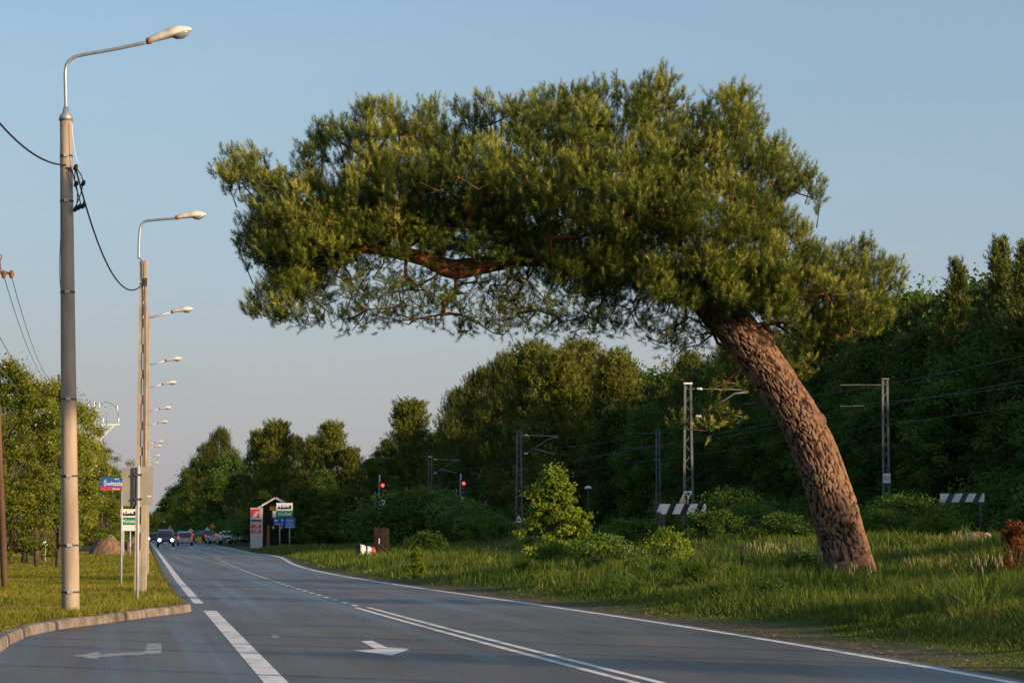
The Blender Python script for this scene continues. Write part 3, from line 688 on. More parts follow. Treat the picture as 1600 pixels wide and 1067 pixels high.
# ------------------------------------------------------------------ street lamps
def lamp_head(parent, a, tip, sc=1.0):
    """a: arm end, tip: far end of the head"""
    a, tip = Vector(a), Vector(tip); ax = (tip - a); L = ax.length; X = ax.normalized(); Z = Vector((0, 0, 1)); Z = (Z - X * X.z).normalized(); Yv = Z.cross(X)
    def ring(t, w, hu, hd, n=16):
        c = a + X * L * t; out = []
        for j in range(n):
            q = 2 * math.pi * j / n; cz = math.sin(q); out.append(c + Yv * math.cos(q) * w + Z * cz * (hu * 1.25 if cz > 0 else hd * 1.2))
        return out
    def loft(rs, name, m, par):
        n = len(rs[0]); v = [p for r_ in rs for p in r_]; K = len(rs)
        f = [(i * n + j, i * n + (j + 1) % n, (i + 1) * n + (j + 1) % n, (i + 1) * n + j) for i in range(K - 1) for j in range(n)] + [tuple(range(n))[::-1], tuple((K - 1) * n + j for j in range(n))]
        mb = MB(); mb.add(v, f); return mb.obj(name, m, par, True)
    u_ = L
    hd = loft([ring(.0, .05 * u_, .05 * u_, .05 * u_), ring(.05, .075 * u_, .075 * u_, .05 * u_), ring(.3, .12 * u_, .11 * u_, .05 * u_), ring(.5, .15 * u_, .135 * u_, .045 * u_), ring(.52, .158 * u_, .142 * u_, .045 * u_), ring(.72, .16 * u_, .14 * u_, .035 * u_), ring(.88, .13 * u_, .095 * u_, .02 * u_), ring(.96, .095 * u_, .06 * u_, .02 * u_), ring(.99, .06 * u_, .03 * u_, .015 * u_), ring(1.0, .03 * u_, .012 * u_, .01 * u_)], 'lamp_housing', M['lamp'], parent)
    loft([ring(.52, .05 * u_, -.03 * u_, .05 * u_), ring(.6, .12 * u_, -.03 * u_, .10 * u_), ring(.75, .14 * u_, -.025 * u_, .125 * u_), ring(.88, .10 * u_, -.015 * u_, .085 * u_), ring(.95, .03 * u_, -.01 * u_, .03 * u_)], 'glass_bowl', M['glassbowl'], parent)
    loft([ring(-.06, .055 * u_, .055 * u_, .06 * u_), ring(.04, .07 * u_, .07 * u_, .075 * u_)], 'clamp', M['rust'], parent)
# nearest: tapered round concrete pole
Y1 = 49.4; b0 = at(111, 962, Y1); t0 = at(103, 184, Y1); gz = float(H(b0.x, Y1)); b0.z = gz - .3
lp = thing('street_lamp', 'tall round concrete street lamp nearest the camera, standing behind the kerb', 'street lamp', (b0.x, Y1, gz), 'street lamps along the left verge')
mb = MB(); pts = [b0.lerp(t0, i / 12) for i in range(13)]; mb.tube(pts, [.168 - .058 * i / 12 for i in range(13)], 28); mb.obj('pole', M['concrete'], lp, True)
def colr(y, r): 
    c = b0.lerp(t0, (962 - y) / (962 - 184)); mb = MB(); mb.tube([c - Vector((0, 0, .018)), c + Vector((0, 0, .018))], r, 28); o = mb.obj('steel_band', M['darkgrey'], lp, True)
    mb = MB(); mb.box(c + Vector((.02, -r - .01, 0)), (.09, .03, .05)); mb.obj('buckle', M['steelpaint'], o)
for y_, r_ in ((959, .172), (903, .170), (833, .165), (729, .156), (613, .148), (451, .137), (312, .127), (243, .122)): colr(y_, r_)
mb = MB(); mb.tube([t0 - Vector((0, 0, .06)), t0 + Vector((0, 0, .02)), t0 + Vector((0, 0, .09)), t0 + Vector((0, 0, .2))], [.13, .125, .07, .045], 24); mb.obj('pole_cap', M['steel'], lp, True)
arm_px = [(103.5, 184), (102.5, 140), (102, 118), (103, 106), (107, 97), (116, 90), (130, 86), (180, 77), (232, 66)]
A = [at(x, y, Y1) for x, y in arm_px]; mb = MB(); mb.tube([tuple(p) for p in spline([tuple(p) for p in A], 5)], .032, 12); mb.obj('arm', M['steel'], lp, True)
lamp_head(lp, at(233, 64, Y1), at(300, 47, Y1))
# cable loops and connectors on the pole
def hang(pts, r, name, m, par, n=6):
    mb = MB(); mb.tube([tuple(p) for p in spline([tuple(at(x, y, Y1 - .13 - .02 * i % 3)) for i, (x, y) in enumerate(pts)], 6)], r, n); mb.obj(name, m, par, True)
hang([(104, 262), (112, 266), (116, 280), (121, 300), (120, 322)], .012, 'cable_loop', M['black'], lp)
hang([(118, 262), (117, 285), (124, 310), (128, 325), (131, 312), (124, 285), (119, 262)], .011, 'cable_loop', M['black'], lp)
hang([(119, 262), (129, 280), (127, 300), (117, 326)], .011, 'cable_loop', M['black'], lp)
hang([(97, 195), (94, 240), (96, 330), (93, 420), (97, 470)], .007, 'cable_loop', M['darkgrey'], lp)
hang([(112, 192), (115, 225), (120, 250), (126, 262), (128, 275), (121, 285)], .007, 'cable_loop', M['white'], lp)
for x, y in ((118, 262), (130, 287), (119, 288), (118, 327), (124, 324), (130, 322)):
    c = at(x, y, Y1 - .15); mb = MB(); mb.tube([c - Vector((.03, 0, .05)), c, c + Vector((.02, 0, .06))], [.02, .045, .025], 8); mb.obj('cable_connector', M['black'], lp, True)
# second: perforated concrete pole
def slot_pole(parent, px, Y, z0, z1, w0, w1, dp, x=None, m=None, label=None):
    """tapered post with oval slots: two flanges and rungs"""
    x = at(px, 830, Y).x if x is None else x; mb = MB(); n = int((z1 - z0) / 1.0); h_ = z1 - z0
    def wz(z): return w0 + (w1 - w0) * (z - z0) / h_
    fl = .36
    for s_ in (-1, 1):
        v = []
        for z in (z0 - .3, z1):
            w = wz(z); xo, xi = x + s_ * w / 2, x + s_ * w * (.5 - fl)
            v += [(xo, Y - dp / 2, z), (xi, Y - dp / 2, z), (xi, Y + dp / 2, z), (xo, Y + dp / 2, z)]
        mb.add(v, [(0, 1, 2, 3), (4, 5, 6, 7), (0, 1, 5, 4), (1, 2, 6, 5), (2, 3, 7, 6), (3, 0, 4, 7)])
    z = z0 - .3; k = 0; zz = [(z0 - .3, z0 + h_ * .13)]
    q = z0 + h_ * .13
    while q < z1 - .5:
        hl = .42 if q < z1 * .8 else .1; sp = .21 if hl > .3 else .26; zz.append((q + hl, min(z1, q + hl + sp))); q += hl + sp
    zz.append((zz[-1][1] - .01, z1 - .002))
    for a_, b_ in zz:
        wm = wz((a_ + b_) / 2) * .30; mb.box((x, Y, (a_ + b_) / 2), (wm, dp - .012, b_ - a_))
    return mb.obj('pole', M['concrete2'], parent)
Y2 = 66.0
def lamp2(px, Y, ztop, arm, label, first=False, lead=0.0):
    x = at(px, 830, Y).x; g_ = float(H(x, Y)); t = thing('street_lamp', label, 'street lamp', (x, Y, g_), 'street lamps along the left verge')
    return t, x, g_
t2, x2, g2 = lamp2(220.5, Y2, 9, None, 'street lamp on a perforated square concrete pole behind the blank sign backs')
slot_pole(t2, 0, Y2, g2, at(0, 408, Y2).z, .285, .17, .2, x=x2)
A = [at(x, y, Y2) for x, y in [(217, 404), (217, 385), (218.5, 362), (221, 352), (227, 346), (240, 344), (277, 341)]]
mb = MB(); mb.tube([tuple(p) for p in spline([tuple(p) for p in A], 5)], .032, 10); mb.obj('arm', M['steel'], t2, True)
lamp_head(t2, at(277, 340, Y2), at(322, 336, Y2))
for pts in ([(226, 440), (227, 560), (226, 700), (227, 760)], [(219, 404), (224, 415), (224, 432), (227, 440)]):
    mb = MB(); mb.tube([tuple(p) for p in spline([tuple(at(x, y, Y2 - .14)) for x, y in pts], 5)], .014, 6); mb.obj('down_cable', M['darkgrey'], t2, True)
c = at(227, 441, Y2 - .1); mb = MB(); mb.box(c, (.08, .08, .2)); mb.obj('cable_bracket', M['darkgrey'], t2)
# the far ones, same kind of square pole, arm bracket straight out to the right
specs = [(93.5, 484, 291, 493), (120, 561, 281, 566), (139, 598, 273, 600), (167, 637, 266, 641), (189, 659, 257, 661), (231, 690, 246, 691), (252, 697, 246, 698), (275, 712, 245, 713), (304, 723, 245, 724)]
ords = ['third', 'fourth', 'fifth', 'sixth', 'seventh', 'eighth', 'ninth', 'tenth', 'farthest']
for i, (Y, hy, tx, ay) in enumerate(specs):
    xw = float(xL(Y)) - 1.15; zt = at(0, hy, Y).z
    g_ = float(H(xw, Y)); t = thing('street_lamp', '%s street lamp down the left side of the road, pale head on a thin arm' % ords[i], 'street lamp', (xw, Y, g_), 'street lamps along the left verge')
    slot_pole(t, 0, Y, g_, zt - .12, .27, .17, .2, x=xw)
    tip = at(tx, hy, Y); tip.x = max(tip.x, xw + 1.6); a_ = Vector((tip.x - .72, Y, zt - .07)); tip.z = zt + .02
    mb = MB(); mb.tube([(xw, Y, zt - .35), (xw + .1, Y, zt - .28), a_], .03, 8); mb.obj('arm', M['steel'], t, True); lamp_head(t, a_, tip)

def wire(name, pts, r, label, cat, sag=0.0, m='black', n=24, group=None):
    P = []; pts = [Vector(p) for p in pts]
    for k in range(len(pts) - 1):
        for i in range(n + (k == len(pts) - 2)):
            s_ = i / n; p = pts[k].lerp(pts[k + 1], s_); p.z -= 4 * sag * s_ * (1 - s_); P.append(p)
    mb = MB(); mb.tube(P, r, 5); o = mb.obj(name, M[m], None, True); return tag(o, label, cat, group)
wire('overhead_cable', [at(-140, -30, Y1 - 18), at(103, 258, Y1 - .14)], .017, 'thick black cable running up to the left edge from the nearest lamp pole', 'cable', .55)
wire('overhead_cable', [at(118, 262, Y1 - .14), at(226, 441, Y2 - .12)], .017, 'thick black cable sagging between the two nearest lamp poles', 'cable', .95)

# ------------------------------------------------------------------ wooden poles and power pole on the left
Yw = 73.0
a_ = at(9, 892, Yw); g_ = float(H(a_.x, Yw)); a_.z = g_ - .3; b_ = at(-14, 395, Yw)
wp = thing('utility_pole', 'brown wooden pole with a rusty bracket, leaning at the left edge', 'utility pole', (a_.x, Yw, g_))
mb = MB(); mb.tube([a_.lerp(b_, i / 8) for i in range(9)], [.095 - .003 * i for i in range(9)], 14); mb.obj('pole', M['woodpole'], wp, True)
mb = MB(); mb.bar(at(-14, 424, Yw), at(14, 427, Yw), .07, .07); mb.obj('crossarm', M['rust'], wp)
mb = MB(); mb.tube([at(2, 425, Yw), at(0, 410, Yw), at(3, 400, Yw), at(-4, 396, Yw)], .02, 6); mb.obj('hook', M['rust'], wp)
for x in (18, 6): mb = MB(); c = at(x, 428, Yw); mb.tube([c + Vector((0, 0, .1)), c, c - Vector((0, 0, .12))], [.03, .08, .04], 10); mb.obj('insulator', M['rust'], wp, True)
Yp = 150.0
pa = at(92, 870, Yp); g_ = float(H(pa.x, Yp)); pt_ = at(92, 585, Yp)
up2 = thing('utility_pole', 'thin dark pole with a short crossarm rising behind the nearest lamp pole', 'utility pole', (pa.x, Yp, g_))
mb = MB(); mb.tube([(pa.x, Yp, g_ - .3), pt_], [.12, .07], 10); mb.obj('pole', M['woodpole'], up2, True)
mb = MB(); mb.bar(at(80, 597, Yp), at(100, 596, Yp), .09, .09); mb.obj('crossarm', M['rust'], up2)
for i, (x0, y0, x1, y1, yy) in enumerate(((5, 428, 82, 597, Yw), (18, 432, 93, 596, Yw), (-60, 400, 91, 612, 60), (-40, 500, 88, 600, 70))):
    wire('overhead_wire', [at(x0, y0, yy), at(x1, y1, Yp)], .011, ['thin wire from the inner end of the rusty bracket to the thin dark pole', 'thin wire from the outer insulator of the rusty bracket down to the thin pole', 'upper of the two thin wires entering at the left edge below the bracket', 'lower of the two thin wires entering at the left edge below the bracket'][i], 'wire', .8 + .2 * i, 'steel', group='thin wires at the left edge')
Yq = 235.0; c0 = at(152, 830, Yq); g_ = float(H(c0.x, Yq))
pw = thing('power_pole', 'pale concrete power pole with two crossarms rising out of the blossoming trees', 'power pole', (c0.x, Yq, g_))
mb = MB(); mb.tube([(c0.x, Yq, g_ - .3), at(147.5, 636, Yq)], [.2, .16], 12); mb.obj('pole', M['concrete2'], pw, True)
mb = MB(); mb.tube([(c0.x + .35, Yq, g_ - .3), at(157, 655, Yq)], [.1, .08], 10); mb.obj('pole', M['concrete2'], pw, True)
mb = MB(); mb.bar(at(135, 640, Yq), at(186, 643, Yq), .09); mb.obj('crossarm', M['steelpaint'], pw)
mb = MB(); mb.bar(at(158, 664, Yq), at(187, 663, Yq), .14); mb.obj('crossarm', M['white'], pw)
mb = MB(); mb.bar(at(159, 684, Yq), at(178, 665, Yq), .12); mb.obj('brace', M['white'], pw)
for x, y in ((138, 636), (147, 634), (155, 636), (183, 640), (161, 659), (185, 659)):
    c = at(x, y, Yq); mb = MB(); mb.tube([c - Vector((0, 0, .1)), c, c + Vector((0, 0, .1)), c + Vector((0, 0, .28)), c + Vector((0, 0, .36))], [.05, .09, .05, .09, .03], 10); mb.obj('insulator', M['porcelain'], pw, True)
for pts in ([(155, 634), (165, 628), (176, 632), (184, 641), (185, 660)], [(138, 634), (150, 645), (160, 655)]):
    mb = MB(); mb.tube([tuple(p) for p in spline([tuple(at(x, y, Yq)) for x, y in pts], 5)], .022, 5); mb.obj('jumper_cable', M['darkgrey'], pw, True)

# ------------------------------------------------------------------ signs on the left
Ys = 58.4
c0 = at(216, 940, Ys); sg = thing('road_sign', 'blank grey backs of two sign panels on a thin post before the square pole', 'road sign', (c0.x, Ys, float(H(c0.x, Ys))))
post(215.5, Ys, at(0, 726, Ys).z, .03, 'post', M['steelpaint'], sg)
panel(213.5, 729, 239, 789, Ys, 'sign_panel', M['signback'], sg, .02, .03); panel(190, 730, 212, 790, Ys, 'sign_panel', M['signback'], sg, .02, .06)
panel(207.5, 730.5, 213.4, 789.5, Ys, 'dark_edge_strip', M['darkgrey'], sg, .04, .01)  # narrow dark strip where the two panels meet
for y_ in (740, 778): panel(210, y_, 222, y_ + 3, Ys, 'bracket', M['darkgrey'], sg, .05, -.035)
panel(230, 774, 236, 776, Ys, 'sticker', M['white'], sg, .002, .026)
Yn = 76.0
c0 = at(200, 880, Yn); sn = thing('street_name_sign', 'blue street name sign with a red lower strip, half hidden by the sign backs', 'street sign', (c0.x, Yn, float(H(c0.x, Yn))))
post(190, Yn, at(0, 744, Yn).z, .03, 'post', M['steelpaint'], sn)
panel(157.5, 746, 207, 761, Yn, 'name_panel', M['blue'], sn, .02, -.05); panel(157.5, 761, 207, 766, Yn, 'red_strip', M['red'], sn, .022, -.052)
txt('Świteziańska', 185, 755.5, Yn, 10.5, M['white'], sn, -.056, .82); txt('ulica', 183, 748.3, Yn, 4, M['white'], sn, -.056); txt('Wawer', 182, 763.6, Yn, 4, M['white'], sn, -.058)
Yt = 165.0
ct = at(205, 866, Yt); tw = thing('town_sign', 'white and green town sign Warszawa on two posts by the dirt mounds', 'town sign', (ct.x, Yt, float(H(ct.x, Yt))))
for x in (193, 203.5): post(x, Yt, at(0, 826, Yt).z, .045, 'post', M['steelpaint'], tw)
panel(188.5, 795, 218, 808, Yt, 'built_up_area_panel', M['white'], tw, .03, -.09)
pg = panel(188.5, 808.3, 218, 819.5, Yt, 'name_panel', M['green'], tw, .03, -.09); txt('Warszawa', 204, 814, Yt, 7.5, M['white'], pg, -.095, .85)
panel(189, 819.8, 218, 829, Yt, 'lower_panel', M['white'], tw, .03, -.09)
def skyline(x0, y0, x1, y1, Y, par, dy, m='blackpaint'):
    prof = [(0, 0), (0, .35), (.05, .35), (.05, .62), (.12, .75), (.17, .55), (.2, .3), (.27, .3), (.27, .8), (.31, 1), (.35, .8), (.35, .4), (.45, .4), (.5, .55), (.56, .4), (.6, .4), (.6, .7), (.66, .7), (.66, .45), (.75, .5), (.82, .4), (.86, .4), (.86, .9), (.93, 1), (1, .85), (1, 0)]
    mb = MB(); mb.poly([at(x0 + (x1 - x0) * a, y1 + (y0 - y1) * b, Y) + Vector((0, dy, 0)) for a, b in prof], (0, .006, 0)); return mb.obj('town_silhouette', M[m], par)
skyline(191, 798, 212, 805.5, Yt, tw, -.098)
# small post with orange and white plates
Yo = 135.0; ct = at(70, 880, Yo); so = thing('road_sign', 'small post with an orange disc over a white plate marked 33, under the trees', 'road sign', (ct.x, Yo, float(H(ct.x, Yo))))
post(71, Yo, at(0, 832, Yo).z, .03, 'post', M['steelpaint'], so)
mb = MB(); c = at(71, 837, Yo); mb.tube([c + Vector((0, -.05, 0)), c + Vector((0, -.08, 0))], .12, 18); mb.obj('disc', M['orange'], so)
mb = MB(); c = at(70, 850, Yo); mb.tube([c + Vector((0, -.05, 0)), c + Vector((0, -.08, 0))], .14, 18); pl_ = mb.obj('plate', M['white'], so); txt('33', 70, 850, Yo, 6, M['blackpaint'], pl_, -.085)

# dug soil mounds
def mound(px0, px1, pyt, Y, label):
    x0, x1 = at(px0, 830, Y).x, at(px1, 830, Y).x; cx, w = (x0 + x1) / 2, (x1 - x0) / 2; hgt = at(0, pyt, Y).z - .15; v = []; n = 26; f = []
    for i in range(n + 1):
        for j in range(n + 1):
            a, b = -1.1 + 2.2 * i / n, -1.1 + 2.2 * j / n; rr = math.hypot(a, b); z = max(0, 1 - rr ** 2.3) ** .9 * hgt * .98 + (.30 * mnoise.noise(Vector((a * 3 + px0, b * 3, 0))) + .1 * mnoise.noise(Vector((a * 9 + px0, b * 9, 0)))) * (1 if rr < .95 else 0)
            v.append((cx + a * w, Y + b * w * .9, .1 + z))
            if i and j: k = i * (n + 1) + j; f.append((k, k - 1, k - n - 2, k - n - 1))
    mb = MB(); mb.add(v, f); tag(mb.obj('dirt_mound', M['soil'], None), label, 'dirt mound')
mound(138, 198, 836, 178, 'larger brown heap of dug soil left of the town sign posts'); mound(190, 236, 838, 188, 'smaller brown heap of dug soil behind the town sign posts')

# ------------------------------------------------------------------ vehicles
def car(name, label, cat, px, Y, body, wid, hgt, leng, facing, kind='van', lights=True, z=0.0, yaw=0.0):
    """facing -1: nose towards the camera"""
    x = at(px, 830, Y).x; t = thing(name, label, cat, (0, 0, 0)); w = wid / 2; L = leng / 2
    if kind == 'van': prof = [(-L, .35), (-L, .62), (-L + .12, .85), (-L + .9, 1.05), (-L + 1.65, .93 * hgt), (-L + 2.1, hgt), (L - .25, hgt * .99), (L - .02, hgt * .9), (L, .9), (L, .35)]
    else: prof = [(-L, .35), (-L, .6), (-L + .15, .78), (-L + 1.05, .95), (-L + 1.85, hgt * .97), (-L + 2.3, hgt), (L - 1.1, hgt * .98), (L - .35, .98), (L - .02, .92), (L, .35)]
    def wz(z_): return w * (1 if z_ < .95 else 1 - .14 * (z_ - .95) / max(.1, hgt - .95)) * (.97 if z_ < .4 else 1)
    v = [(-wz(b), a, b) for a, b in prof] + [(wz(b), a, b) for a, b in prof]; n = len(prof)
    mb = MB(); mb.add(v, [tuple(range(n)), tuple(range(2 * n - 1, n - 1, -1))] + [(i, i + n, (i + 1) % n + n, (i + 1) % n) for i in range(n)]); bo = mb.obj('body', body, t)
    bv = bo.modifiers.new('bevel', 'BEVEL'); bv.width = .07; bv.segments = 3; bv.limit_method = 'ANGLE'
    def glass(i, nm, dy):     # panel on the profile segment i..i+1
        (a0, b0_), (a1, b1_) = prof[i], prof[i + 1]; q = [(-wz(b0_) * .88, a0 + (a1 - a0) * .08, b0_ + (b1_ - b0_) * .08), (wz(b0_) * .88, a0 + (a1 - a0) * .08, b0_ + (b1_ - b0_) * .08), (wz(b1_) * .86, a0 + (a1 - a0) * .94, b0_ + (b1_ - b0_) * .94), (-wz(b1_) * .86, a0 + (a1 - a0) * .94, b0_ + (b1_ - b0_) * .94)]
        mb = MB(); nrm = Vector((0, dy, .5)).normalized(); q = [Vector(p) + nrm * .03 for p in q]; mb.poly(q, -nrm * .02); mb.obj(nm, M['glass'], t)
    glass(3, 'windscreen', -1); glass(6 if kind != 'van' else 7, 'rear_window', 1)
    for s_ in (-1, 1):
        if kind == 'van': sw = [(-L + 1.3, 1.05), (-L + 1.8, hgt * .88), (L - .5, hgt * .88), (L - .3, 1.05)]
        else: sw = [(-L + 1.4, 1.0), (-L + 2.05, hgt * .9), (L - 1.25, hgt * .9), (L - .7, 1.0)]
        mb = MB(); mb.poly([(s_ * (wz(b) + .008), a, b) for a, b in sw], (-s_ * .02, 0, 0)); mb.obj('side_window', M['glass'], t)
        mb = MB(); c = Vector((s_ * (w + .1), -L + 1.45, 1.08)); mb.box(c, (.18, .1, .16)); mb.obj('mirror', body, t)
        for yy in (-L + .85, L - .85):
            mb = MB(); mb.tube([(s_ * (w - .2), yy, .33), (s_ * (w + .01), yy, .33)], .33, 20); wh = mb.obj('wheel', M['tyre'], t); mb = MB(); mb.tube([(s_ * (w - .02), yy, .33), (s_ * (w + .03), yy, .33)], .2, 14); mb.obj('rim', M['rim'], wh)
        mb = MB(); mb.tube([(s_ * w * .74, -L + .04, .74), (s_ * w * .74, -L - .03, .74)], [.15, .13], 14); mb.obj('headlight', M['headlight' if lights else 'rim'], t)
        mb = MB(); mb.box((s_ * w * .86, L + .0, .95), (.16, .06, .3)); mb.obj('tail_light', M['taillight'], t)
    mb = MB(); mb.box((0, -L - .01, .66), (w * 1.0, .05, .16)); mb.obj('grille', M['black'], t)
    mb = MB(); mb.box((0, -L - .03, .45), (w * 1.85, .1, .16)); mb.obj('bumper', M['darkgrey'], t)
    mb = MB(); mb.box((0, -L - .09, .46), (.52, .02, .11)); mb.obj('number_plate', M['white'], t)
    mb = MB(); mb.box((0, L + .03, .6), (.52, .02, .11)); mb.obj('number_plate', M['white'], t)
    t.location = (x, Y, z); t.rotation_euler = (0, 0, (0 if facing < 0 else math.pi) + R(7.8) + yaw)
    return t
def paint(n, c): return mat(n, c, tuple(min(1, q * 1.15) for q in c), .28, 3, spec=.5)
pn = {k: paint('paint_' + k, c) for k, c in dict(blue=(.06, .09, .15), silver=(.38, .40, .42), red=(.35, .03, .025), dark=(.03, .035, .05), white=(.68, .68, .66), beige=(.4, .36, .3)).items()}
car('van', 'dark blue van with both headlights lit, coming along the left lane', 'van', 259, 287, pn['blue'], 1.80, 1.88, 4.4, -1, 'van')
car('car', 'dark car with lit headlights following behind the blue van', 'car', 240, 345, pn['dark'], 1.75, 1.55, 4.3, -1, 'car')
car('car', 'silver car driving away in the right lane beside the blue van', 'car', 289, 318, pn['silver'], 1.8, 1.68, 4.4, 1, 'van', False)
car('car', 'red car driving away, half hidden behind the blue van', 'car', 276, 372, pn['red'], 1.75, 1.5, 4.3, 1, 'car', False)
car('car', 'dark blue car farther off, right of the silver car', 'car', 302, 380, pn['dark'], 1.8, 1.75, 4.4, 1, 'van', False)
car('car', 'parked dark car with a pale bonnet on the right verge left of the white truck', 'car', 325, 340, pn['dark'], 1.75, 1.5, 4.3, -1, 'car', False, yaw=R(35), z=.3)
car('car', 'low beige car in front of the advertising board', 'car', 343, 312, pn['beige'], 1.7, 1.0, 4.2, -1, 'car', False, yaw=R(25), z=.2)
car('car', 'white car parked right of the advertising board', 'car', 364, 318, pn['white'], 1.75, 1.45, 4.3, -1, 'car', False, yaw=R(40), z=.3)
Yb = 322.0; cb = at(350, 848, Yb); ab = thing('advertising_board', 'white board reading APZ standing behind the parked white car', 'board', (cb.x, Yb, float(H(cb.x, Yb))))
panel(342.5, 830.5, 358, 847, Yb, 'board_panel', M['white'], ab, .05); txt('APZ', 350.5, 838, Yb, 6.5, M['green'], ab, -.01)
for x in (343.5, 357): post(x, Yb + .1, at(0, 832, Yb).z, .05, 'post', M['steelpaint'], ab)

def trisign(px, py, s, Y, m, label, rim=None, inv=False, diamond=False, base=None, cat='road sign', symbol=True):
    c = at(px, py, Y); k = s * Y / F; t = thing('road_sign', label, cat, (c.x, Y, float(H(c.x, Y))))
    post(px, Y + .06, c.z, .035, 'post', M['steelpaint'], t)
    def shape(r, dy, mm, nm, par):
        if diamond: pts = [(0, r), (r, 0), (0, -r), (-r, 0)]
        else: pts = [(0, r), (-r * .95, -r * .62), (r * .95, -r * .62)]
        if inv: pts = [(a, -b) for a, b in pts]
        mb = MB(); mb.poly([(c.x + a, Y + dy, c.z + b) for a, b in pts], (0, .02, 0)); return mb.obj(nm, mm, par)
    if rim: p_ = shape(k, 0, rim, 'border', t); shape(k * .74, -.012, m, 'sign_face', t)
    else: shape(k, 0, m, 'sign_face', t)
    return t, c, k
t, c, k = trisign(332, 821, 6, 330, M['orange'], 'orange triangular warning sign above the parked cars', M['red'])
trisign(324, 827, 4, 345, M['white'], 'small white diamond sign left of the orange warning triangle', diamond=True)
trisign(298, 829, 4, 360, M['yellow'], 'pale yellow diamond priority sign above the silver car', M['white'], diamond=True)
trisign(265.5, 824, 4, 400, M['orange'], 'small orange triangle sign above the blue van roof', None)
Yd = 330.0; c = at(312, 843, Yd); yb = thing('road_barrier', 'small yellow barrier panel at the right edge of the far road', 'barrier', (c.x, Yd, .3)); panel(308, 838, 315, 848, Yd, 'panel', M['yellow'], yb, .06); post(311, Yd + .1, at(0, 838, Yd).z, .04, 'post', M['darkgrey'], yb)

# ------------------------------------------------------------------ price pylon, kiosk, place-name and direction signs
Yk = 252.0; M['pylon'] = mat('pylon_grey', (.42, .43, .44), (.50, .51, .52), .5, 2)
c = at(401, 854, Yk); py_ = thing('price_pylon', 'tall pale fuel price pylon with red panels beside the dark kiosk', 'pylon', (c.x, Yk, .2))
panel(391, 793, 410, 856, Yk, 'pylon_body', M['pylon'], py_, .5)
panel(392.5, 795, 405.5, 808.5, Yk, 'logo_panel', M['red'], py_, .03, -.035)
mb = MB(); mb.poly([at(x, y, Yk) + Vector((0, -.045, 0)) for x, y in ((394, 808), (398, 801), (403, 798), (405, 800), (402, 804), (400, 808))], (0, .01, 0)); mb.obj('logo_flame', M['pylon'], py_)
panel(392.5, 811.5, 409, 814.5, Yk, 'dark_strip', M['darkgrey'], py_, .03, -.035)
for y_, s_ in ((819, '1,79'), (827, '5,39')):
    q = panel(393, y_, 408, y_ + 5.5, Yk, 'price_row', M['red'], py_, .03, -.035); txt(s_, 400.5, y_ + 2.8, Yk, 5, M['white'], q, -.04)
Yh = 268.0; kc = at(425, 850, Yh); kz = float(H(kc.x, Yh)); k1 = thing('kiosk', 'dark wooden kiosk with a white trimmed gable roof behind the town sign', 'kiosk', (kc.x, Yh, kz))
ap = at(431, 779, Yh); el_, er_ = at(405, 794, Yh), at(452, 791, Yh); bl = at(408, 852, Yh); br = at(448, 852, Yh)
mb = MB(); mb.poly([(bl.x, Yh, kz - .1), (br.x, Yh, kz - .1), (br.x, Yh, er_.z - .1), (ap.x, Yh, ap.z - .12), (bl.x, Yh, el_.z + .05)], (0, 4, 0)); mb.obj('wall', M['wood'], k1)
for q in (el_, er_):
    mb = MB(); d = (q - ap); n = Vector((-d.z, 0, d.x)).normalized(); n = n if n.z > 0 else -n; mb.poly([ap, ap + d * 1.04, ap + d * 1.04 + n * .14, ap + n * .14], (0, 4.6, 0)); ro = mb.obj('roof', M['darkgrey'], k1); ro.location.y -= .3
    mb = MB(); mb.poly([ap, ap + d * 1.05, ap + d * 1.05 + n * .17, ap + n * .17], (0, .06, 0)); fb = mb.obj('fascia', M['white'], ro); fb.location.y -= .08
q = panel(422, 791, 434, 797, Yh, 'signboard', M['yellow'], k1, .05, -.07); txt('BAR', 427.5, 794, Yh, 4.5, M['red'], q, -.08)
for x in (425, 438): panel(x, 822, x + 4, 826, Yh, 'yellow_panel', M['yellow'], k1, .05, -.07)
panel(424, 800, 436, 812, Yh, 'window', M['glass'], k1, .05, -.06)
mb = MB(); c = at(418.5, 856, 248); mb.tube([(c.x, 248, 0), (c.x + .05, 248, at(0, 820, 248).z)], [.14, .11], 8); tag(mb.obj('wooden_stump_post', M['rust'], None), 'short brown post between the price pylon and the direction signs', 'post')
Yj = 240.0
def two(pxs, y0, base_lbl, name, cat):
    c = at(pxs[0], 855, Yj); t = thing(name, base_lbl, cat, (c.x, Yj, float(H(c.x, Yj)))); 
    for x in pxs: post(x, Yj, at(0, y0, Yj).z, .05, 'post', M['steelpaint'], t)
    return t
tj = two((437,), 788, 'white town silhouette panel over the green Józefów name panel', 'town_sign', 'town sign')
q = panel(432, 785.5, 457.5, 797.5, Yj, 'built_up_area_panel', M['white'], tj, .03, -.12); skyline(434, 789, 455, 795, Yj, q, -.13)
q = panel(432, 797.8, 457.5, 808, Yj, 'name_panel', M['green'], tj, .03, -.12); txt('Józefów', 444.7, 803, Yj, 6.2, M['white'], q, -.125)
td = two((436.9, 452.5), 812, 'pair of blue direction panels with white lettering on grey posts', 'direction_sign', 'direction sign')
for o in list(td.children)[:1]: o.location.y += .14
q = panel(427.5, 808.8, 444.5, 821, Yj, 'direction_panel', M['blue'], td, .03, -.11)
mb = MB(); mb.poly([at(x, y, Yj) + Vector((0, -.12, 0)) for x, y in ((429.5, 810.5), (435, 813), (430, 815))], (0, .006, 0)); mb.obj('arrow', M['white'], q); txt('Otwock', 436, 818, Yj, 3.4, M['white'], q, -.115)
panel(440, 810.5, 442.5, 814, Yj, 'pictogram', M['white'], td, .01, -.118)
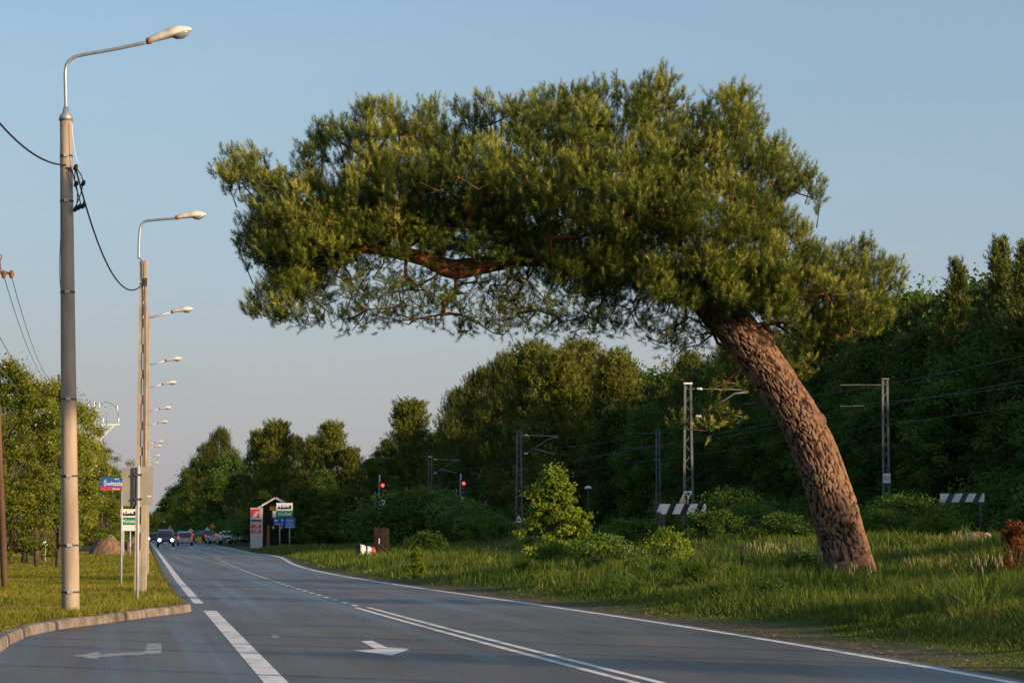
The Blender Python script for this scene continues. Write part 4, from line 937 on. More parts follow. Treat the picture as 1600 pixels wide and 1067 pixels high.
q = panel(445, 809, 461.5, 825, Yj, 'direction_panel', M['blue'], td, .03, -.11)
for i_, s_ in enumerate(('Otwock', 'Falenica', 'Karczew', 'Celestynów')): txt(s_, 453, 811.8 + i_ * 3.6, Yj, 3.2, M['white'], q, -.115)
q = panel(426, 798, 431.5, 808, Yj, 'white_plate', M['white'], tj, .03, -.1)

# ------------------------------------------------------------------ railway masts, signals, boards
def mast(px, pyt, pyb, Y, label, arm=0, wbase=.5, wtop=.3, ht=None, armpx=None, white_top=False, plate=False, thin=False):
    top = at(px, pyt, Y); x = top.x; g_ = float(H(x, Y)); z0 = g_ - .2
    t = thing('railway_mast', label, 'mast', (x, Y, g_), 'lattice masts along the railway'); zt = top.z
    for s_ in (-1, 1):
        mb = MB(); mb.bar((x + s_ * wbase / 2, Y, z0), (x + s_ * wtop / 2, Y, zt), .06 if thin else .09, .12); mb.obj('mast_leg', M['mast'], t)
    mb = MB(); n = 16
    for i in range(n):
        a_, b_ = i / n, (i + 1) / n; wa, wb_ = wbase + (wtop - wbase) * a_, wbase + (wtop - wbase) * b_; s_ = 1 if i % 2 else -1
        mb.bar((x + s_ * wa / 2, Y + .02, z0 + (zt - z0) * a_), (x - s_ * wb_ / 2, Y + .02, z0 + (zt - z0) * b_), .035)
    mb.obj('lacing', M['mast'], t)
    mb = MB(); mb.box((x, Y, zt + .03), (wtop + .16, .3, .09)); mb.obj('mast_cap', M['white' if white_top else 'mast'], t)
    if thin:
        mb = MB(); mb.bar((x - .1, Y, zt - .3), (x - 2.6, Y, zt - .31), .04); mb.obj('stay_rod', M['mast'], t); mb = MB(); mb.bar((x - 1.2, Y, zt - 1.5), (x - 2.6, Y, zt - 1.53), .03); mb.obj('registration_arm', M['mast'], t)
    elif arm:
        k = arm
        mb = MB(); mb.bar((x + k * wtop / 2, Y, zt - .25), (x + k * 3.1, Y, zt - .3), .035); mb.obj('stay_rod', M['steel'], t)
        mb = MB(); mb.tube([(x + k * wbase / 2, Y, zt - 1.95), (x + k * 2.5, Y, zt - .5), (x + k * 3.2, Y, zt - .42)], .055, 8); mb.obj('cantilever', M['mast'], t, True)
        mb = MB(); mb.bar((x + k * 1.3, Y, zt - 1.35), (x + k * 2.9, Y, zt - 1.75), .035); mb.obj('registration_arm', M['steel'], t)
        for p in ((x + k * .6, zt - .26), (x + k * .55, zt - 1.72)):
            mb = MB(); c = Vector((p[0], Y, p[1])); mb.tube([c - Vector((.16, 0, 0)), c - Vector((.08, 0, 0)), c, c + Vector((.08, 0, 0)), c + Vector((.16, 0, 0))], [.04, .09, .05, .09, .04], 10); mb.obj('insulator', M['porcelain'], t, True)
    if plate:
        mb = MB(); mb.box((x + .02, Y - .14, at(0, 747, Y).z), (.42, .03, .55)); pl_ = mb.obj('number_plate', M['white'], t); text_mesh('51', 'lettering', M['blackpaint'], .3, (x + .02, Y - .16, at(0, 747, Y).z), (1, 0, 0), (0, 0, 1), pl_, .002)
    return t
near = [(1075, 600, 143, 'tall near lattice mast behind the striped board left of the leaning trunk'), (811, 675, 216, 'lattice mast left of the bright young maple, triangle sign beside it'), (672, 714, 292, 'pale-topped lattice mast left of the farther red signal'), (587, 741, 368, 'lattice mast just left of the nearer red signal'), (531, 757, 444, 'farthest near-row lattice mast among the trees')]
for i, (px, pyt, Y, lb_) in enumerate(near): mast(px, pyt, 835, Y, lb_, 1, white_top=(i in (0, 2)))
farr = [(1383, 593, 154, 'lattice mast right of the leaning trunk with a small number plate'), (1028, 671, 222, 'brownish lattice mast behind the striped board, partly in the trees'), (838, 711, 298, 'dim lattice mast behind the bright young maple'), (724, 738, 372, 'dim lattice mast beside the farther red signal')]
for i, (px, pyt, Y, lb_) in enumerate(farr): mast(px, pyt, 835, Y, lb_, -1, .36, .26, plate=(i == 0), thin=True)
for dx, dz, lb_ in ((2.9, 7.0, 'upper railway wire over the nearer track'), (2.9, 5.7, 'lower contact wire over the nearer track'), (9.0, 7.0, 'upper railway wire over the farther track, crossing right of the trunk'), (9.0, 5.7, 'lower contact wire over the farther track, crossing right of the trunk')):
    P = []
    for Y in (67, 143, 216, 292, 368, 444, 600): P.append((float(XT(Y)) + dx, Y, 1.4 + dz))
    wire('contact_wire', P, .008, lb_, 'wire', .55 if dz > 6 else .1, 'mast', 16, group='wires over the railway')
def signal(px, py, Y, label, size=1.0):
    c = at(px, py, Y); g_ = float(H(c.x, Y)); t = thing('railway_signal', label, 'signal', (c.x, Y, g_), 'red railway signals')
    mb = MB(); mb.tube([(c.x - .28, Y + .25, g_ - .2), (c.x - .28, Y + .25, c.z + .9)], .07, 10); mb.obj('mast', M['steelpaint'], t, True)
    mb = MB(); mb.box((c.x, Y + .1, c.z - .38), (.52, .2, 1.5)); h_ = mb.obj('signal_head', M['blackpaint'], t); b_ = h_.modifiers.new('bevel', 'BEVEL'); b_.width = .05
    mb = MB(); mb.tube([(c.x, Y - .01, c.z), (c.x, Y - .05, c.z)], .15, 18); mb.obj('red_lens', M['redlamp'], h_)
    for k in (1, 2): mb = MB(); mb.tube([(c.x, Y + .0, c.z - .42 * k), (c.x, Y - .03, c.z - .42 * k)], .12, 16); mb.obj('dark_lens', M['glass'], h_)
    mb = MB(); mb.tube([(c.x, Y - .25, c.z + .1), (c.x, Y, c.z + .1)], .2, 16, False); mb.obj('visor', M['blackpaint'], h_)
    mb = MB(); mb.box((c.x + .02, Y, c.z - 1.5), (.4, .1, .5)); mb.obj('plate', M['white'], t)
    mb = MB(); mb.bar((c.x - .28, Y + .3, c.z - 2.1), (c.x + .2, Y, c.z - 1.5), .06); mb.obj('bracket', M['steelpaint'], t)
    mb = MB()
    for s_ in (-.2, .2): mb.bar((c.x - .5 + s_, Y + .55, g_), (c.x - .5 + s_, Y + .55, c.z - .5), .04)
    for q in np.arange(g_ + .3, c.z - .6, .35): mb.bar((c.x - .7, Y + .55, q), (c.x - .3, Y + .55, q), .03)
    mb.obj('ladder', M['steelpaint'], t)
signal(598, 758, 232, 'nearer railway signal showing red, above the dark timber stack'); signal(724.5, 755, 250, 'farther railway signal showing red, above the green bushes')
# dark sleeper stack by the verge with the fallen drum beside it
Yz = 150.0; c = at(596, 872, Yz); zz = float(H(c.x, Yz)); k2 = thing('timber_cabinet', 'upright dark box of old planks beside the fallen striped drum', 'cabinet', (c.x, Yz, zz))
a_, b_ = at(585, 824, Yz), at(608, 824, Yz); wd = b_.x - a_.x
for i in range(4):
    mb = MB(); mb.box((a_.x + wd * (i + .5) / 4, Yz, (zz - .1 + b_.z - .04 * (i % 2)) / 2), (wd / 4 - .012, .5, b_.z - .04 * (i % 2) - zz + .1)); mb.obj('plank', M['wood'], k2)
for q in (.2, .72): mb = MB(); mb.box((c.x, Yz - .27, zz + (b_.z - zz) * q), (wd + .05, .04, .1)); mb.obj('strap', M['wood'], k2)
p_ = at(594, 845, Yz); mb = MB(); mb.box((p_.x - .04, Yz - .28, p_.z), (.05, .03, .3)); mb.obj('white_mark', M['white'], k2)
Yd = 148.0; a0 = at(560, 862, Yd); a1 = at(583, 863, Yd); zz = float(H(a0.x, Yd)); dr = thing('traffic_drum', 'fallen traffic drum with white, black, pale blue and red bands, open end to the left', 'drum', (a0.x, Yd, zz))
def band(t0_, t1_, m, nm, cap=False):
    r0 = .34 - .10 * t0_; r1 = .34 - .10 * t1_; p0 = a0.lerp(a1, t0_); p1 = a0.lerp(a1, t1_); p0.z = zz + .12 + r0; p1.z = zz + .12 + r1; p0.y -= .35 * (1 - t0_); p1.y -= .35 * (1 - t1_)
    mb = MB(); mb.tube([p0, p1], [r0, r1], 24, cap); mb.obj(nm, M[m], dr, True)
M['paleblue'] = mat('pale_blue_band', (.35, .5, .62), (.45, .6, .7), .5, 4)
band(0, .05, 'blackpaint', 'rim'); band(.05, .38, 'white', 'white_band'); band(.38, .52, 'blackpaint', 'black_band'); band(.52, .78, 'paleblue', 'pale_blue_band'); band(.78, 1.05, 'red', 'red_band'); band(.08, .12, 'blackpaint', 'inside', True)
# animal triangle sign beside the second mast
Ya = 205.0; c = at(810, 811, Ya); ta = thing('railway_sign', 'white triangle sign with a small black figure beside the second lattice mast', 'sign', (c.x, Ya, float(H(c.x, Ya))))
post(810, Ya + .06, c.z, .04, 'post', M['steelpaint'], ta)
mb = MB(); mb.poly([at(x, y, Ya) for x, y in ((810.5, 801.5), (802.5, 817.5), (818.5, 817.5))], (0, .02, 0)); mb.obj('border', M['blackpaint'], ta)
mb = MB(); mb.poly([at(x, y, Ya) - Vector((0, .012, 0)) for x, y in ((810.5, 803.8), (804.3, 816.4), (816.7, 816.4))], (0, .01, 0)); mb.obj('sign_face', M['white'], ta)
mb = MB(); mb.poly([at(x, y, Ya) - Vector((0, .022, 0)) for x, y in ((807.6, 813.6), (807.8, 811.6), (809.8, 810.6), (810.8, 809.4), (811.8, 810.6), (813.4, 811.3), (813.4, 813.6), (812.4, 812.6), (809, 812.6))], (0, .01, 0)); mb.obj('black_figure', M['blackpaint'], ta)
# striped boards
def striped(x0, y0, x1, y1, Y, slope, label, posts, nstr, lean, ybot, m2='blackpaint'):
    a_, b_ = at(x0, y0, Y), at(x1, y1, Y); L = b_.x - a_.x; hgt = a_.z - at(x0, y1, Y).z; c = at((x0 + x1) / 2, 830, Y); t = thing('striped_board', label, 'barrier board', (c.x, Y, float(H(c.x, Y))), 'striped boards by the railway')
    sl = slope * L
    def pt(u, v): return (a_.x + u * L, Y + .3 * u, a_.z - hgt * (1 - v) + sl * u)
    mb = MB(); mb.poly([pt(0, 0), pt(1, 0), pt(1, 1), pt(0, 1)], (0, .04, 0)); bd = mb.obj('board', M['white'], t)
    for i in range(nstr):
        u0 = (i + .75) / (nstr + .25) - .12; w_ = .13
        P = [pt(u0, 0), pt(u0 + w_, 0), pt(u0 + w_ + lean, 1), pt(u0 + lean, 1)]; mb = MB(); mb.poly([Vector(p) - Vector((0, .012, 0)) for p in P], (0, .008, 0)); mb.obj('stripe', M[m2], bd)
    for u in posts:
        p = Vector(pt(u, .5)); g_ = float(H(p.x, Y)); mb = MB(); mb.tube([(p.x, p.y + .1, g_ - .2), (p.x, p.y + .1, p.z)], .06, 8); mb.obj('post', M['darkgrey'], t, True)
striped(1033, 787, 1104, 803, 133, 0.0, 'long black and white striped board in front of the tall near mast', (.06, .5, .88), 3, .1, 835)
striped(1469, 771, 1540, 784.5, 128, .01, 'weathered striped board at the right, near the dark forest', (.05, .92), 3, .1, 815, 'darkgrey')
c = at(1038, 795, 134); ar = thing('arrow_board', 'small white plate with a black point at the left end of the striped board', 'sign', (c.x, 134, float(H(c.x, 134))))
post(1031, 134.2, at(0, 793, 134).z, .05, 'post', M['rust'], ar)
mb = MB(); mb.poly([at(x, y, 134) for x, y in ((1026, 800), (1031, 787), (1036, 788), (1036, 800))], (0, .03, 0)); mb.obj('plate', M['white'], ar)
c = at(1074, 775, 140); tr2 = thing('triangle_sign', 'white triangle pointing down on the tall near mast, above the striped board', 'sign', (c.x, 140, float(H(c.x, 140))))
mb = MB(); mb.poly([at(x, y, 142.5) for x, y in ((1069, 767), (1082, 767), (1076, 780))], (0, .03, 0)); mb.obj('sign_face', M['white'], tr2)
mb = MB(); mb.poly([at(x, y, 142.45) for x, y in ((1072.5, 769), (1078.5, 769), (1075.7, 774.5))], (0, .02, 0)); mb.obj('black_figure', M['blackpaint'], tr2)
post(1075, 142.6, at(0, 770, 142.6).z, .04, 'post', M['steelpaint'], tr2)
c = at(1066, 786, 139); tr3 = thing('triangle_sign', 'brownish back of a triangular sign behind the striped board', 'sign', (c.x, 139, float(H(c.x, 139))))
mb = MB(); mb.poly([at(x, y, 139) for x, y in ((1069, 768), (1060, 787), (1072, 787))], (0, .03, 0)); mb.obj('sign_back', M['signback'], tr3); post(1067, 139.2, at(0, 780, 139).z, .04, 'post', M['steelpaint'], tr3)
# small platform lamp, round white plates on the mast, stones
Yl = 230.0; c = at(919, 762, Yl); pl2 = thing('platform_lamp', 'small mushroom-shaped lamp on a thin pole right of the bright young maple', 'lamp', (c.x, Yl, float(H(c.x, Yl))))
post(919.5, Yl, c.z, .05, 'pole', M['darkgrey'], pl2); mb = MB(); mb.tube([c - Vector((0, 0, .1)), c, c + Vector((0, 0, .12)), c + Vector((0, 0, .18))], [.28, .32, .2, .05], 16); mb.obj('lamp_shade', M['white'], pl2, True)
Ym = 286.0
for (x, y, r, lb_) in ((679, 769, 5, 'round white sign plate beside the pale-topped mast'), (702, 779, 3.5, 'small round white plate low between the bushes')):
    c = at(x, y, Ym); t = thing('round_sign', lb_, 'sign', (c.x, Ym, float(H(c.x, Ym)))); mb = MB(); mb.tube([c, c + Vector((0, .03, 0))], r * Ym / F, 20); mb.obj('sign_face', M['white'], t); post(x, Ym + .1, c.z, .05, 'post', M['steelpaint'], t)
for i, (x, y, s_, lb_) in enumerate(((1518, 861, .42, 'pale flat stone in the grass right of the pine'), (1530, 858, .5, 'dark reddish stone behind the pale one'), (1543, 859, .36, 'small grey stone right of the dark reddish one'))):
    Yk_ = 88 + i; c = at(x, y, Yk_); mb = MB(); bm_v = []; 
    zz = float(H(c.x, Yk_)) + .22
    mb.tube([(c.x, Yk_, zz - .3), (c.x, Yk_, zz), (c.x + .02, Yk_, zz + s_ * .3), (c.x + .03, Yk_, zz + s_ * .42)], [s_ * .6, s_ * .68, s_ * .5, s_ * .15], 9)
    o = mb.obj('stone', M['rust' if i == 1 else 'stone']); tag(o, lb_, 'stone', 'stones in the grass')
    for v in o.data.vertices: v.co += Vector((mnoise.noise(v.co * 3), mnoise.noise(v.co * 3 + Vector((7, 7, 7))), mnoise.noise(v.co * 4) * .5)) * .12

# ------------------------------------------------------------------ trees: one prototype per kind, then copies
leafA = broad_tree('broadleaf_tree', 'x', 'tree', 14, 4.6, 150, 130, .30, M['leaf'], .12, spread=.9)
leafB = broad_tree('broadleaf_tree', 'x', 'tree', 14, 4.0, 150, 130, .28, M['leaf'], .06, .85, spread=.85)
leafC = broad_tree('broadleaf_tree', 'x', 'tree', 14, 5.2, 170, 120, .32, M['leaf'], .2, 1.1, spread=.8)
pineA = pine_proto('pine_tree', 'x', 'pine tree', 14, 3.4, 130, 26, M['fpine'], .18, .55)
pineB = pine_proto('pine_tree', 'x', 'pine tree', 14, 4.2, 150, 26, M['fpine'], .35, .38)
pineC = pine_proto('spruce_tree', 'x', 'spruce tree', 14, 3.4, 120, 11, M['fpine'], .1, .85, L=.5, cs=.12, ob=1.1)
pineG = pine_proto('pine_tree', 'x', 'pine tree', 14, 3.0, 170, 26, M['sunlit_pine'], .08, .95, L=.5, cs=.34)
pineH = pine_proto('pine_tree', 'x', 'pine tree', 14, 3.0, 80, 40, M['fpine'], .70, .4)
robA = broad_tree('robinia_tree', 'x', 'tree', 8, 2.9, 120, 200, .10, M['robinia'], .24, spread=.5, blossom=14, trunk_r=.14)
robB = broad_tree('robinia_tree', 'x', 'tree', 8, 2.6, 130, 210, .11, M['robinia'], .05, .8, spread=.55, blossom=4, trunk_r=.14)
youngM = broad_tree('young_maple', 'x', 'tree', 4.2, 1.35, 150, 85, .15, M['leafbright'], .05, .75, spread=.8, trunk_r=.05)
bushA = bush_proto('bush', 'x', 'bush', 2.2, 1.8, 70, 120, .125, M['shrub'])
bushB = bush_proto('bush', 'x', 'bush', 1.4, 1.3, 60, 100, .10, M['shrub'])
bushY = bush_proto('bush', 'x', 'bush', 1.0, .9, 45, 50, .10, M['leafbright'])
used = set()
def put(proto, loc, hgt, h0, label, group=None, wide=1.0, rz=None):
    s_ = hgt / h0; sc = (s_ * wide, s_ * wide, s_); rz = random.uniform(0, 6.28) if rz is None else rz
    if proto.name not in used:
        used.add(proto.name); o = proto; o.location = loc; o.rotation_euler = (0, 0, rz); o.scale = sc; o['label'] = label
        if group: o['group'] = group
        return o
    return copytree(proto, loc, rz, sc, label, group)
def putpx(proto, px, pyt, Y, h0, label, group=None, wide=1.0):
    t = at(px, pyt, Y); g_ = float(H(t.x, Y)) - .05; return put(proto, (t.x, Y, g_), t.z - g_, h0, label, group, wide)
# skyline the right-hand forest reaches, (px, py)
SKX = np.array([560, 580, 600, 640, 690, 720, 760, 800, 850, 900, 960, 1010, 1060, 1200, 1400, 1440, 1480, 1520, 1560, 1600, 1800]); SKY = np.array([715, 690, 655, 637, 650, 625, 590, 560, 545, 546, 560, 575, 560, 500, 445, 440, 432, 430, 425, 415, 400])
gfor = 'trees of the dark forest beyond the railway'
XF = lambda Y: 27.5 - .125 * (Y - 155)
Y = 98.0; k = 0
while Y < 620:
    x = XF(Y) + random.uniform(-1, 1.5); px = 800 + F * x / Y
    for row in range(3):
        xx = x + row * (4.6 + Y * .004) + random.uniform(-1, 1); yy = Y + random.uniform(-2, 2) + row * 2; px = 800 + F * xx / yy; g_ = float(H(xx, yy)) - .1
        tgt = (830 - float(np.interp(px, SKX, SKY))) / F * yy + CH - g_
        tgt = min(tgt, 24) if yy > 150 else 13.5
        hh = tgt * (.62, .84, .96)[row] * random.uniform(.86, 1.0)
        u = random.random()
        if row == 0: pr, nm = (leafB, 'low leafy') if u < .6 else (leafA, 'leafy')
        else: pr, nm = (pineB, 'pine') if u < .38 else ((pineA, 'pine') if u < .5 else ((leafC, 'leafy') if u < .78 else (leafA, 'leafy')))
        if row == 1 and yy < 110: continue
        where = 'outside the picture on the right' if px > 1600 else 'right of the small number plate mast' if px > 1390 else 'just right of the leaning trunk' if px > 1240 else 'between tall near mast and leaning trunk' if px > 1080 else 'between bright maple and tall near mast' if px > 880 else 'left of the bright young maple'
        lab = ('low leafy tree' if row == 0 else 'tall forest pine' if nm == 'pine' else 'middle-row broadleaf tree' if row == 1 else 'hindmost broadleaf tree') + ' beyond the railway, ' + where
        put(pr, (xx, yy, g_), hh, 14, lab, gfor, .95 if row else 1.15)
    Y += 4.3 + Y * .0075; k += 1
# named individuals that stand out of the skyline
putpx(pineC, 1563, 382, 170, 14, 'slim spruce tip standing out of the forest near the right edge', None, .9)
putpx(pineC, 1604, 388, 160, 14, 'dark spruce cut by the right edge of the picture', None, 1.0)
putpx(pineC, 1494, 414, 176, 14, 'small spruce tip rising from the forest skyline left of the slim one', None, .8)
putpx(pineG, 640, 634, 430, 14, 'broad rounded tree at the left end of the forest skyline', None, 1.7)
putpx(pineB, 760, 588, 330, 14, 'dark pine on the slope of the skyline left of the big grouped pines', None, .9)
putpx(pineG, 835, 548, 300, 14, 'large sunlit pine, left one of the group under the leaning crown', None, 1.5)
putpx(pineB, 720, 618, 350, 14, 'dark pine between the rounded tree and the higher pines of the skyline', None, .8)
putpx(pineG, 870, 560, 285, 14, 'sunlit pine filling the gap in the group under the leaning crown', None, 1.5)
putpx(pineB, 795, 566, 320, 14, 'dark pine at the left flank of the sunlit group', None, .8)
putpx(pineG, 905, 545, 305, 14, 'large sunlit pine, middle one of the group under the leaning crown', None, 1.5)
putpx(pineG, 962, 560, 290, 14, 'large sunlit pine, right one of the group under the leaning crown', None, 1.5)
putpx(leafA, 1010, 640, 250, 14, 'fresh green broadleaf tree below the sunlit pines', None, .8)
putpx(leafA, 960, 640, 262, 14, 'fresh green broadleaf tree left of the brownish lattice mast', None, .8)
# trees between road and railway
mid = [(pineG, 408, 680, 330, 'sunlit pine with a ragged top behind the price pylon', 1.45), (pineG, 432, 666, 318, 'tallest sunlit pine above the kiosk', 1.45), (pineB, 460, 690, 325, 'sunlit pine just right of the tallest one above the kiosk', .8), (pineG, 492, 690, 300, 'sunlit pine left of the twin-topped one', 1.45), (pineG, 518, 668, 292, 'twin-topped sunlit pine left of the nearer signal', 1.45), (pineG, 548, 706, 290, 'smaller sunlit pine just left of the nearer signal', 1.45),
       (leafB, 505, 738, 262, 'wide dark green tree right of the direction signs', 1.15), (leafB, 470, 762, 268, 'low dark tree behind the direction signs', 1.2), (leafB, 545, 775, 265, 'low dark bushy tree left of the timber box', 1.3),
       (pineB, 345, 678, 420, 'tall dark pine on the skyline left of the pylon', .62), (pineB, 325, 700, 430, 'dark pine left of the tall one on the skyline', .8), (leafC, 362, 712, 400, 'leafy tree with a sunlit top right of the tall dark pine', .9), (leafA, 312, 718, 440, 'sunlit leafy tree overhanging the parked cars', .95), (leafB, 340, 745, 395, 'dark leafy tree behind the advertising board', 1.3), (leafB, 378, 742, 372, 'dark leafy tree left of the price pylon', 1.3), (leafA, 292, 740, 520, 'sunlit roadside tree left of the orange triangle', .9), (leafB, 275, 762, 600, 'small roadside tree far down the road', 1.1), (leafB, 262, 778, 700, 'rounded far tree at the end of the road', 1.2), (leafA, 253, 795, 850, 'low hazy tree where the road vanishes', 1.6), (leafB, 300, 778, 480, 'low dark tree shading the far cars', 1.5), (leafB, 412, 770, 290, 'low dark tree just behind the kiosk', 1.2), (leafA, 240, 806, 1100, 'lowest distant tree left of where the road vanishes', 2.4), (leafB, 226, 800, 800, 'distant tree hidden by the square lamp pole', 2.0),
       (leafA, 580, 720, 340, 'dark leafy tree behind the nearer red signal', .95), (leafB, 605, 690, 390, 'dark leafy tree right behind the nearer red signal', .8)]
for pr, px, pyt, Y, lb_, wd_ in mid: putpx(pr, px, pyt, Y, 14, lb_, None, wd_)
# left-hand trees
left = [(robB, 12, 572, 100, 'leafy green tree at the left edge behind the leaning wooden pole', 1.0), (robA, 62, 604, 116, 'blossoming robinia left of the nearest lamp pole', 1.0), (robA, 92, 604, 112, 'blossoming robinia behind the nearest lamp pole, trunk beside it', .8), (robA, 108, 632, 132, 'blossoming robinia just right of the nearest lamp pole', .7), (robA, 150, 696, 214, 'sunlit robinia under the blue street name sign', 1.0), (robB, 40, 640, 128, 'darker leafy tree between the two left blossoming trees', 1.3), (robB, 176, 738, 222, 'low tree behind the dirt mounds', 1.4), (robB, -25, 640, 92, 'leafy tree cut by the left edge of the picture', 1.1), (robB, 112, 690, 225, 'dense green tree filling the gap behind the robinias', 1.5), (robB, 70, 700, 150, 'dense low green tree behind the small 33 plate', 1.6), (robB, 20, 700, 140, 'dense low green tree behind the wooden pole', 1.6), (robB, 158, 745, 208, 'low green tree behind the larger dirt mound', 1.3), (leafB, 190, 770, 300, 'dark distant tree behind the white town sign', 1.5), (leafB, 214, 790, 420, 'dark distant tree behind the square pole', 1.6), (leafB, 160, 760, 260, 'dark distant tree behind the mound', 1.6)]
for pr, px, pyt, Y, lb_, wd_ in left: putpx(pr, px, pyt, Y, 14 if pr is leafB else 8, lb_, None, wd_)
# bushes on the right
bl = [(bushB, 500, 822, 262, 'low bush at the foot of the wide dark tree', 1.6), (bushA, 640, 775, 215, 'big green bush right of the nearer signal', 1.4), (bushA, 672, 768, 222, 'big green bush below the pale-topped mast', 1.2), (bushA, 705, 782, 212, 'green bush left of the farther signal', 1.4), (bushA, 738, 790, 205, 'green bush below the farther signal', 1.3), (bushA, 610, 795, 240, 'dark bush behind the timber box', 1.4), (bushB, 765, 808, 190, 'low bush left of the triangle sign', 1.5), (bushB, 665, 833, 150, 'low dark bush in the grass right of the timber box', 1.2),
      (bushB, 892, 828, 122, 'green bush at the foot of the bright young maple', 1.2), (bushB, 866, 852, 96, 'low green bush in front of the bright young maple', 1.3), (bushY, 1043, 831, 100, 'small yellow-green bush under the long striped board', .8), (bushB, 985, 815, 130, 'low bush left of the long striped board', 1.6), (bushB, 940, 838, 105, 'low bush right of the young maple', 1.4),
      (bushA, 1140, 772, 135, 'tall green bush right of the long striped board', 1.1), (bushA, 1175, 793, 125, 'green bush left of the leaning trunk', 1.4), (bushA, 1225, 805, 112, 'green bush touching the leaning trunk from behind', 1.5), (bushB, 1118, 800, 122, 'lower green bush between the striped board and the trunk', 1.3), (bushB, 1262, 862, 72, 'leafy undergrowth just left of the trunk foot', 1.6), (bushB, 1205, 872, 76, 'lower leafy undergrowth left of the trunk foot', 1.2),
      (bushA, 1420, 779, 116, 'rounded green bush right of the leaning trunk', 1.5), (bushA, 1385, 800, 112, 'smaller green bush close to the right of the trunk', 1.2), (bushA, 1460, 806, 114, 'right shoulder of the rounded bush below the number plate mast', 1.2), (bushA, 1600, 800, 150, 'dark bush at the right edge under the forest', 1.6)]
for pr, px, pyt, Y, lb_, wd_ in bl:
    putpx(pr, px, pyt, Y, {bushA.name: 2.2, bushB.name: 1.4, bushY.name: 1.0}[pr.name], lb_, None, wd_)
putpx(youngM, 866, 735, 112, 4.2, 'bright yellow-green young maple standing alone in the grass', None, 1.1)
putpx(youngM, 652, 857, 92, 4.2, 'tiny bright sapling in the grass right of the timber box', None, .8)
for i, (px, Y_) in enumerate(((385, 345), (400, 320), (418, 300), (455, 290), (478, 285), (500, 288), (522, 285), (548, 282), (566, 280), (590, 300), (360, 380), (335, 420), (310, 470), (285, 560), (620, 310), (650, 300))):
    x = at(px, 830, Y_).x; put(bushA, (x, Y_, float(H(x, Y_)) - .1), random.uniform(2.8, 4.2), 2.2, 'low dark shrub under the trees between road and railway', 'undergrowth between road and railway', 1.5)
Y = 98.0; k = 0
while Y < 330:
    x = float(XF(Y)) - 2.5 + random.uniform(-1.2, 1.2); put(bushA, (x, Y, float(H(x, Y)) - .1), random.uniform(1.8, 3.4), 2.2, 'green shrub of the dark forest hem beyond the railway', 'shrubs along the forest edge', 1.3); Y += 4.6 + Y * .012
# dry reddish shrub at the right edge
ds = bush_proto('dead_shrub', 'dry reddish brown shrub in the grass at the right edge', 'shrub', 1.6, .55, 60, 70, .07, M['deadleaf'])
t_ = at(1588, 820, 64); ds.location = (t_.x, 64, float(H(t_.x, 64))); hh = t_.z - ds.location.z; ds.scale = (hh / 1.5, hh / 1.5, hh / 1.5)

# trees outside the frame on the right whose shade falls over road and pole
put(pineH, (15.8, 34.1, .4), 14.2, 14, 'high-crowned pine right of the camera, out of the picture', None, .8)
for x, y, h_ in ((27, 44, 9), (31, 65, 10.5), (29, 77, 8.5), (36, 50, 9)): put(leafC if h_ > 10 else pineB, (x, y, float(H(x, y))), h_, 14, 'tree by the railway just outside the right edge of the picture', 'trees just outside the right edge', .75)
sh = [(34, 12), (47, 20), (30, -4), (52, 2), (38, -14), (62, 16), (26, -16), (44, -24), (33, -30), (60, -8)]
for i, (x, y) in enumerate(sh):
    put([pineB, leafC, pineA][i % 3], (x, y, float(H(x, y))), random.uniform(7.5, 11), 14, 'tree right of the camera, out of the picture', 'trees right of the camera', .8)

for i in range(16):
    y = random.uniform(42, 95); x = float(rb(y)) + random.uniform(2.6, 6.5)
    put(bushB, (x, y, float(H(x, y)) - .03), random.uniform(.22, .55), 1.4, 'low leafy weed among the rough grass of the right-hand bank', 'leafy weeds on the bank', 1.0)
for i, (x, y) in enumerate(((12.5, 37), (14.5, 30.5), (11, 27), (17, 25.5), (13, 20.5))):
    t = thing('utility_pole', 'plain wooden pole right of the camera, out of the picture', 'utility pole', (x, y, float(H(x, y))), 'poles right of the camera'); mb = MB(); mb.tube([(x, y, .1), (x, y, 9)], [.14, .1], 10); mb.obj('pole', M['woodpole'], t, True); mb = MB(); mb.bar((x - .7, y, 8.7), (x + .7, y, 8.7), .09); mb.obj('crossarm', M['rust'], t)
